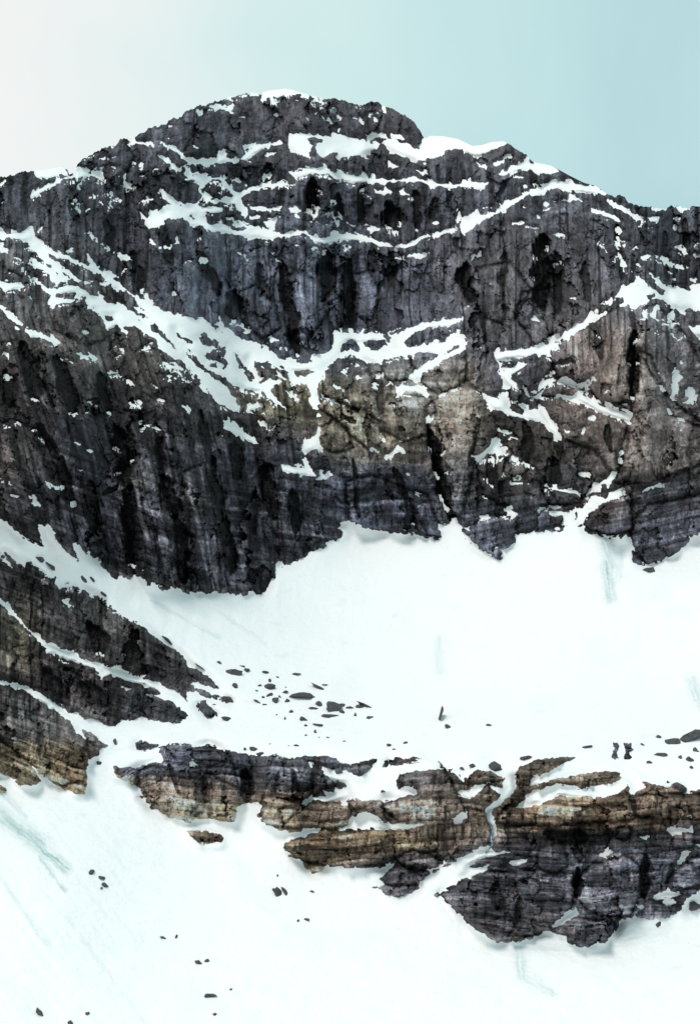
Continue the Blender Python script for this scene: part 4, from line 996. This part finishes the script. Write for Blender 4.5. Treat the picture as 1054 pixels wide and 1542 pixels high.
G1 = 'boulders scattered across the snow bowl'
SC = 'small dark boulder in the loose scatter on the snow bowl'
BL = [('L', 38, 98, 27, 12, 0, 'oval boulder at the upper left end of the bowl scatter'), ('L', 95, 90, 12, 9, 0, SC), ('L', 75, 70, 10, 4, 10, SC), ('L', 175, 98, 12, 9, 30, SC), ('L', 195, 130, 8, 10, 0, SC), ('L', 153, 155, 9, 6, 0, SC),
      ('L', 200, 160, 28, 11, 5, 'jagged low boulder near the middle of the small bowl scatter'), ('L', 137, 176, 5, 4, 0, SC), ('L', 192, 197, 13, 10, 0, SC), ('L', 222, 222, 16, 12, 10, SC), ('L', 262, 183, 17, 6, 0, SC), ('L', 237, 203, 7, 6, 0, SC), ('L', 272, 222, 13, 8, 0, SC),
      ('L', 310, 102, 17, 6, 0, 'flat dark boulder standing alone at the top of the bowl scatter'), ('L', 45, 157, 14, 9, 30, SC), ('L', 165, 205, 6, 4, 0, SC), ('L', 140, 225, 16, 4, 35, SC), ('L', 172, 238, 9, 4, 0, SC),
      ('L', 15, 217, 25, 12, 20, 'pointed dark boulder off the end of the long left rib'), ('L', 355, 203, 52, 15, 0, 'widest flat dark boulder in the snow bowl scatter'), ('L', 410, 162, 30, 9, 35, 'slanting sliver of rock above the widest flat boulder'), ('L', 437, 150, 10, 5, 0, SC),
      ('L', 412, 240, 16, 12, 0, 'rounded boulder touching the left of the thick paired boulders'), ('L', 470, 255, 38, 19, 12, 'upper and thicker of two stacked dark boulders in the snow bowl'), ('L', 385, 255, 18, 6, 10, SC), ('L', 470, 288, 35, 12, 5, 'lower and flatter of two stacked dark boulders in the snow bowl'),
      ('L', 515, 243, 13, 10, 0, SC), ('L', 545, 252, 16, 5, 5, SC), ('L', 515, 272, 14, 7, 30, SC), ('L', 615, 240, 40, 8, 25, 'long thin pointed rock at the right end of the bowl scatter'), ('L', 590, 248, 14, 10, 0, 'blocky boulder under the long thin pointed rock'), ('L', 572, 283, 10, 8, 0, SC), ('L', 636, 297, 16, 6, 5, 'small flat boulder rightmost of the bowl scatter'),
      ('L', 287, 271, 8, 7, 0, SC), ('L', 340, 305, 20, 9, 20, SC), ('L', 352, 332, 7, 5, 0, SC), ('L', 415, 330, 28, 6, 12, 'thin flat boulder below the two stacked boulders'), ('L', 395, 358, 6, 10, 0, SC), ('L', 355, 375, 5, 5, 0, SC), ('L', 452, 383, 10, 4, 0, SC), ('L', 410, 383, 4, 3, 0, SC), ('L', 522, 400, 8, 4, 0, SC),
      ('L', 718, 417, 15, 5, 0, 'flat boulder left of the pair just above the cliff band'), ('L', 790, 405, 11, 4, -15, 'tiny tilted boulder right of the pair just above the cliff band'), ('L', 741, 434, 6, 3, 0, SC), ('L', 695, 620, 9, 5, 0, 'tiny boulder on the snow saddle inside the central cliff'), ('L', 5, 303, 14, 6, 15, SC), ('L', 197, 412, 6, 4, 0, SC),
      ('L', 120, 437, 20, 10, 0, 'larger of the boulders perched on the brow of the central cliff'), ('L', 85, 438, 5, 8, 0, 'small upright boulder perched left of a larger one on the cliff brow'), ('L', 157, 455, 17, 9, 0, 'low wide boulder right of the larger one on the cliff brow'), ('L', 265, 162, 4, 3, 0, SC), ('L', 226, 282, 4, 3, 0, SC), ('L', 260, 300, 4, 8, 0, SC), ('L', 228, 117, 7, 3, 25, SC), ('L', 312, 417, 14, 4, 10, SC), ('L', 280, 420, 5, 3, 0, SC),
      ('L', 943, 298, 8, 40, 12, 'tall narrow dark rock standing alone in the middle of the snow bowl'), ('L', 978, 340, 13, 9, 30, 'small rock at the foot of the tall narrow rock'),
      ('M', 245, 30, 10, 4, 0, 'tiny flat rock right of the tall narrow rock in the bowl'), ('M', 378, 157, 26, 10, 0, 'dark oval boulder on the snow above the waterfall gully'), ('M', 275, 193, 24, 14, 15, 'rounded boulder beside the head of the waterfall gully'), ('M', 178, 187, 14, 8, 0, 'small grey boulder left of the head of the gully'), ('M', 143, 198, 9, 5, 0, 'smallest grey boulder left of the head of the gully'),
      ('M', 890, 77, 11, 6, 0, 'small dark boulder left of the big rocks at the right edge'), ('M', 952, 96, 25, 10, 0, 'flat boulder beside the large rock at the right edge'), ('M', 1020, 80, 42, 20, -25, 'large slanting dark rock at the right edge of the snow bowl'), ('M', 832, 107, 7, 6, 0, 'tiny boulder just right of the two rock knobs'), ('M', 897, 145, 23, 7, 0, 'flat boulder below and right of the two rock knobs'), ('M', 859, 174, 9, 6, 0, 'tiny boulder beneath the flat one above the right cliff'),
      ('M', 978, 155, 8, 9, 0, 'small round rock at the left of the ragged cluster by the right edge'), ('M', 1012, 165, 14, 10, 30, 'widest rock of the ragged cluster by the right edge'), ('M', 1040, 130, 10, 12, 0, 'upright rock topmost in the ragged cluster by the right edge'), ('M', 1018, 192, 9, 5, 0, 'small flat rock lowest in the ragged cluster by the right edge'), ('M', 625, 114, 18, 5, 0, 'low thin rock alone on the snow left of the two knobs'),
      ('M', 965, 272, 28, 15, 0, 'rounded dark boulder sitting on the rim of the right cliff'), ('M', 928, 252, 7, 6, 0, 'tiny boulder next to the rounded one on the right cliff rim'), ('M', 890, 797, 13, 9, -40, 'small tilted boulder on the snow below the right cliff'), ('M', 1038, 725, 20, 16, 0, 'round boulder on the snow at the right edge below the cliff'),
      ('K', 438, 494, 12, 9, 0, 'small round boulder in the gap between left buttress and central cliff'), ('K', 508, 405, 8, 14, 0, 'small upright rock in the gap above the round boulder'), ('K', 995, 300, 22, 6, 8, 'thin flat rock off the tip of the left rib'), ('K', 945, 238, 8, 5, 30, 'tiny rock beside the islet at the rib tip'), ('K', 672, 692, 10, 7, 20, 'tiny stone beneath the pale left corner of the central cliff'),
      ('J', 968, 638, 9, 5, 10, 'tiny rock alone on snow above the rib tip'), ('J', 600, 457, 7, 5, 0, 'tiny rock on the snow edge above the long left rib'), ('J', 178, 180, 28, 9, 30, 'dark rock strip in the snow ramp under the left wall'), ('J', 225, 210, 24, 8, 35, 'second dark rock strip in the snow ramp, nearer the rib'), ('J', 372, 268, 17, 7, 40, 'left of two small slanting rocks in the snow ramp'), ('J', 408, 268, 15, 5, 50, 'right of two small slanting rocks in the snow ramp'),
      ('J', 455, 333, 17, 6, 40, 'slanting rock near the top edge of the long left rib'), ('J', 735, 533, 26, 5, 42, 'thin slanting rock along the lower edge of the long left rib'), ('J', 880, 655, 26, 4, 40, 'thin sliver of rock near the tip of the long left rib'),
      ('I', 828, 695, 20, 13, -20, 'dark boulder just below the pointed foot of the right wall'),
      ('N', 293, 240, 8, 9, 20, 'topmost rock of the small group on the lower left snow'), ('N', 325, 258, 10, 5, 30, 'middle rock of the small group on the lower left snow'), ('N', 338, 283, 11, 8, 30, 'largest rock of the small group on the lower left snow'), ('N', 323, 291, 4, 4, 0, 'tiniest rock of the small group on the lower left snow'),
      ('N', 882, 307, 10, 26, -22, 'tall slanting dark rock on the snow below the central cliff'), ('N', 903, 300, 5, 13, -32, 'thin rock just right of the tall slanting rock'), ('N', 990, 300, 7, 4, 0, 'tiny rock right of the tall slanting rock'), ('N', 881, 250, 3, 3, 0, 'tiny rock above the tall slanting rock'), ('N', 947, 392, 4, 5, 0, 'left and smaller of two rocks low on the middle snow'), ('N', 976, 391, 10, 4, 0, 'right and flatter of two rocks low on the middle snow'),
      ('N', 517, 446, 9, 4, 0, 'flat rock of a pair on the open lower snow'), ('N', 561, 445, 6, 5, 30, 'rounder rock of a pair on the open lower snow'), ('N', 628, 523, 12, 6, 20, 'larger rock of the next pair down the lower snow'), ('N', 657, 520, 7, 5, 20, 'smaller rock of the next pair down the lower snow'), ('N', 671, 632, 18, 5, 8, 'long thin flat rock low on the snow slope'), ('N', 733, 611, 6, 4, 0, 'tiny rock right of the long thin flat rock'),
      ('N', 681, 691, 6, 5, 0, 'tiny rock just above the lower frame edge'), ('N', 126, 682, 16, 6, 45, 'slanting rod-like rock at the lower left corner'), ('N', 280, 688, 6, 4, 0, 'small pale rock right of the rod-like rock'), ('N', 226, 716, 10, 6, 45, 'rock cut by the lower frame edge at left')]
MARKS = [(38, 98, 'the oval boulder at the upper left of the scatter'), (200, 160, 'the jagged low boulder'), (355, 203, 'the widest flat boulder'), (470, 272, 'the two stacked boulders'), (615, 240, 'the long pointed rock'), (415, 330, 'the thin flat boulder'), (15, 217, 'the pointed boulder by the rib tip'), (718, 417, 'the flat boulder above the cliff band'), (120, 437, 'the larger boulder on the cliff brow'), (222, 222, 'the rounded cluster')]
ORD = ['', ', second nearest', ', third nearest', ', fourth nearest', ', fifth nearest']
_loose = []
for i, b_ in enumerate(BL):
    if b_[6] != SC: continue
    d, mx_, my_, nm_ = min((math.hypot(b_[1] - m_[0], (b_[2] - m_[1]) * 1.4), m_[0], m_[1], m_[2]) for m_ in MARKS[:-1])
    dx, dy = b_[1] - mx_, b_[2] - my_
    dr = ('right of' if dx > 0 else 'left of') if abs(dx) > abs(dy) * 1.2 else ('below' if dy > 0 else 'above')
    sh_ = 'flat' if b_[3] > 2 * b_[4] else ('upright' if b_[4] > 1.2 * b_[3] else 'rounded')
    sz = 'tiny' if b_[3] * b_[4] < 45 else 'small'
    _loose.append((d, i, '%s %s dark boulder %s %s' % (sz, sh_, dr, nm_)))
_seen = {}
for d, i, t_ in sorted(_loose):
    n_ = _seen.get(t_, 0); _seen[t_] = n_ + 1
    BL[i] = BL[i][:6] + (t_ + ORD[min(n_, 4)],)
for i, (s_, x, y, a, b, an, lb) in enumerate(BL):
    x0, y0, k = SH[s_]
    u, v = x0 + x / k, y0 + y / k
    boulder(u, v, a / k, b / k, an, lb, G1 if v < 1150 else 'rocks lying on the lower snow slope', i + 1)

# ------------------------------------------------------------------ waterfall down the cleft between the two cliffs
wp = P('M', '258 352 241 366 240 395 254 418 258 440 252 462 258 488 245 505 228 525')
wv = [3, 4, 4, 5, 4, 4, 5, 5, 4]
vs, fs = [], []
SEG = 6
k = 0
rings = []
for i in range(len(wp) - 1):
    for j in range(4):
        t = j / 4
        u = wp[i][0] * (1 - t) + wp[i + 1][0] * t; v = wp[i][1] * (1 - t) + wp[i + 1][1] * t
        w_ = (wv[i] * (1 - t) + wv[i + 1] * t) / 2.546 * random.uniform(.75, 1.2)
        Dm = np.minimum(D_rock, D_snow)
        ds = [at(u + d_, v, Dm)[1] for d_ in (-2, 0, 2)]
        rings.append((u, v, w_, min(ds)))
Ds = np.convolve(np.pad([r[3] for r in rings], 2, 'edge'), np.ones(5) / 5, 'valid')
for (u, v, w_, _), D in zip(rings, Ds):
    for s2 in range(SEG):
        an = 2 * math.pi * s2 / SEG
        uu_ = u + w_ * math.cos(an); dd = D - 1.0 - 1.2 * math.sin(an)
        rz = (H0 / 2 - v) / F
        vs.append(((uu_ - W0 / 2) / F * dd, (math.cos(PITCH) - rz * math.sin(PITCH)) * dd, (math.sin(PITCH) + rz * math.cos(PITCH)) * dd + CAM[2]))
n = len(rings)
for i in range(n - 1):
    for s2 in range(SEG):
        a = i * SEG + s2; b = i * SEG + (s2 + 1) % SEG
        fs.append((a, b, b + SEG, a + SEG))
fs.append(tuple(range(SEG))); fs.append(tuple(range((n - 1) * SEG, n * SEG))[::-1])
me = bpy.data.meshes.new('waterfall'); me.from_pydata(vs, [], fs)
mw, tw, bw_ = new_mat('falling_meltwater')
nn = tw.nodes.new('ShaderNodeTexNoise'); nn.inputs['Scale'].default_value = 0.6; nn.inputs['Detail'].default_value = 4
cr = tw.nodes.new('ShaderNodeValToRGB'); cr.color_ramp.elements[0].color = (.09, .12, .16, 1); cr.color_ramp.elements[1].color = (.36, .46, .58, 1)
cr.color_ramp.elements[0].position = .38; cr.color_ramp.elements[1].position = .66
gg = tw.nodes.new('ShaderNodeNewGeometry')
tw.links.new(gg.outputs['Position'], nn.inputs['Vector']); tw.links.new(nn.outputs['Fac'], cr.inputs['Fac']); tw.links.new(cr.outputs['Color'], bw_.inputs['Base Color'])
bw_.inputs['Roughness'].default_value = 0.35
me.materials.append(mw)
tag(link('waterfall', me), 'thin blue-grey waterfall dropping down the cleft between the two cliffs', 'waterfall')
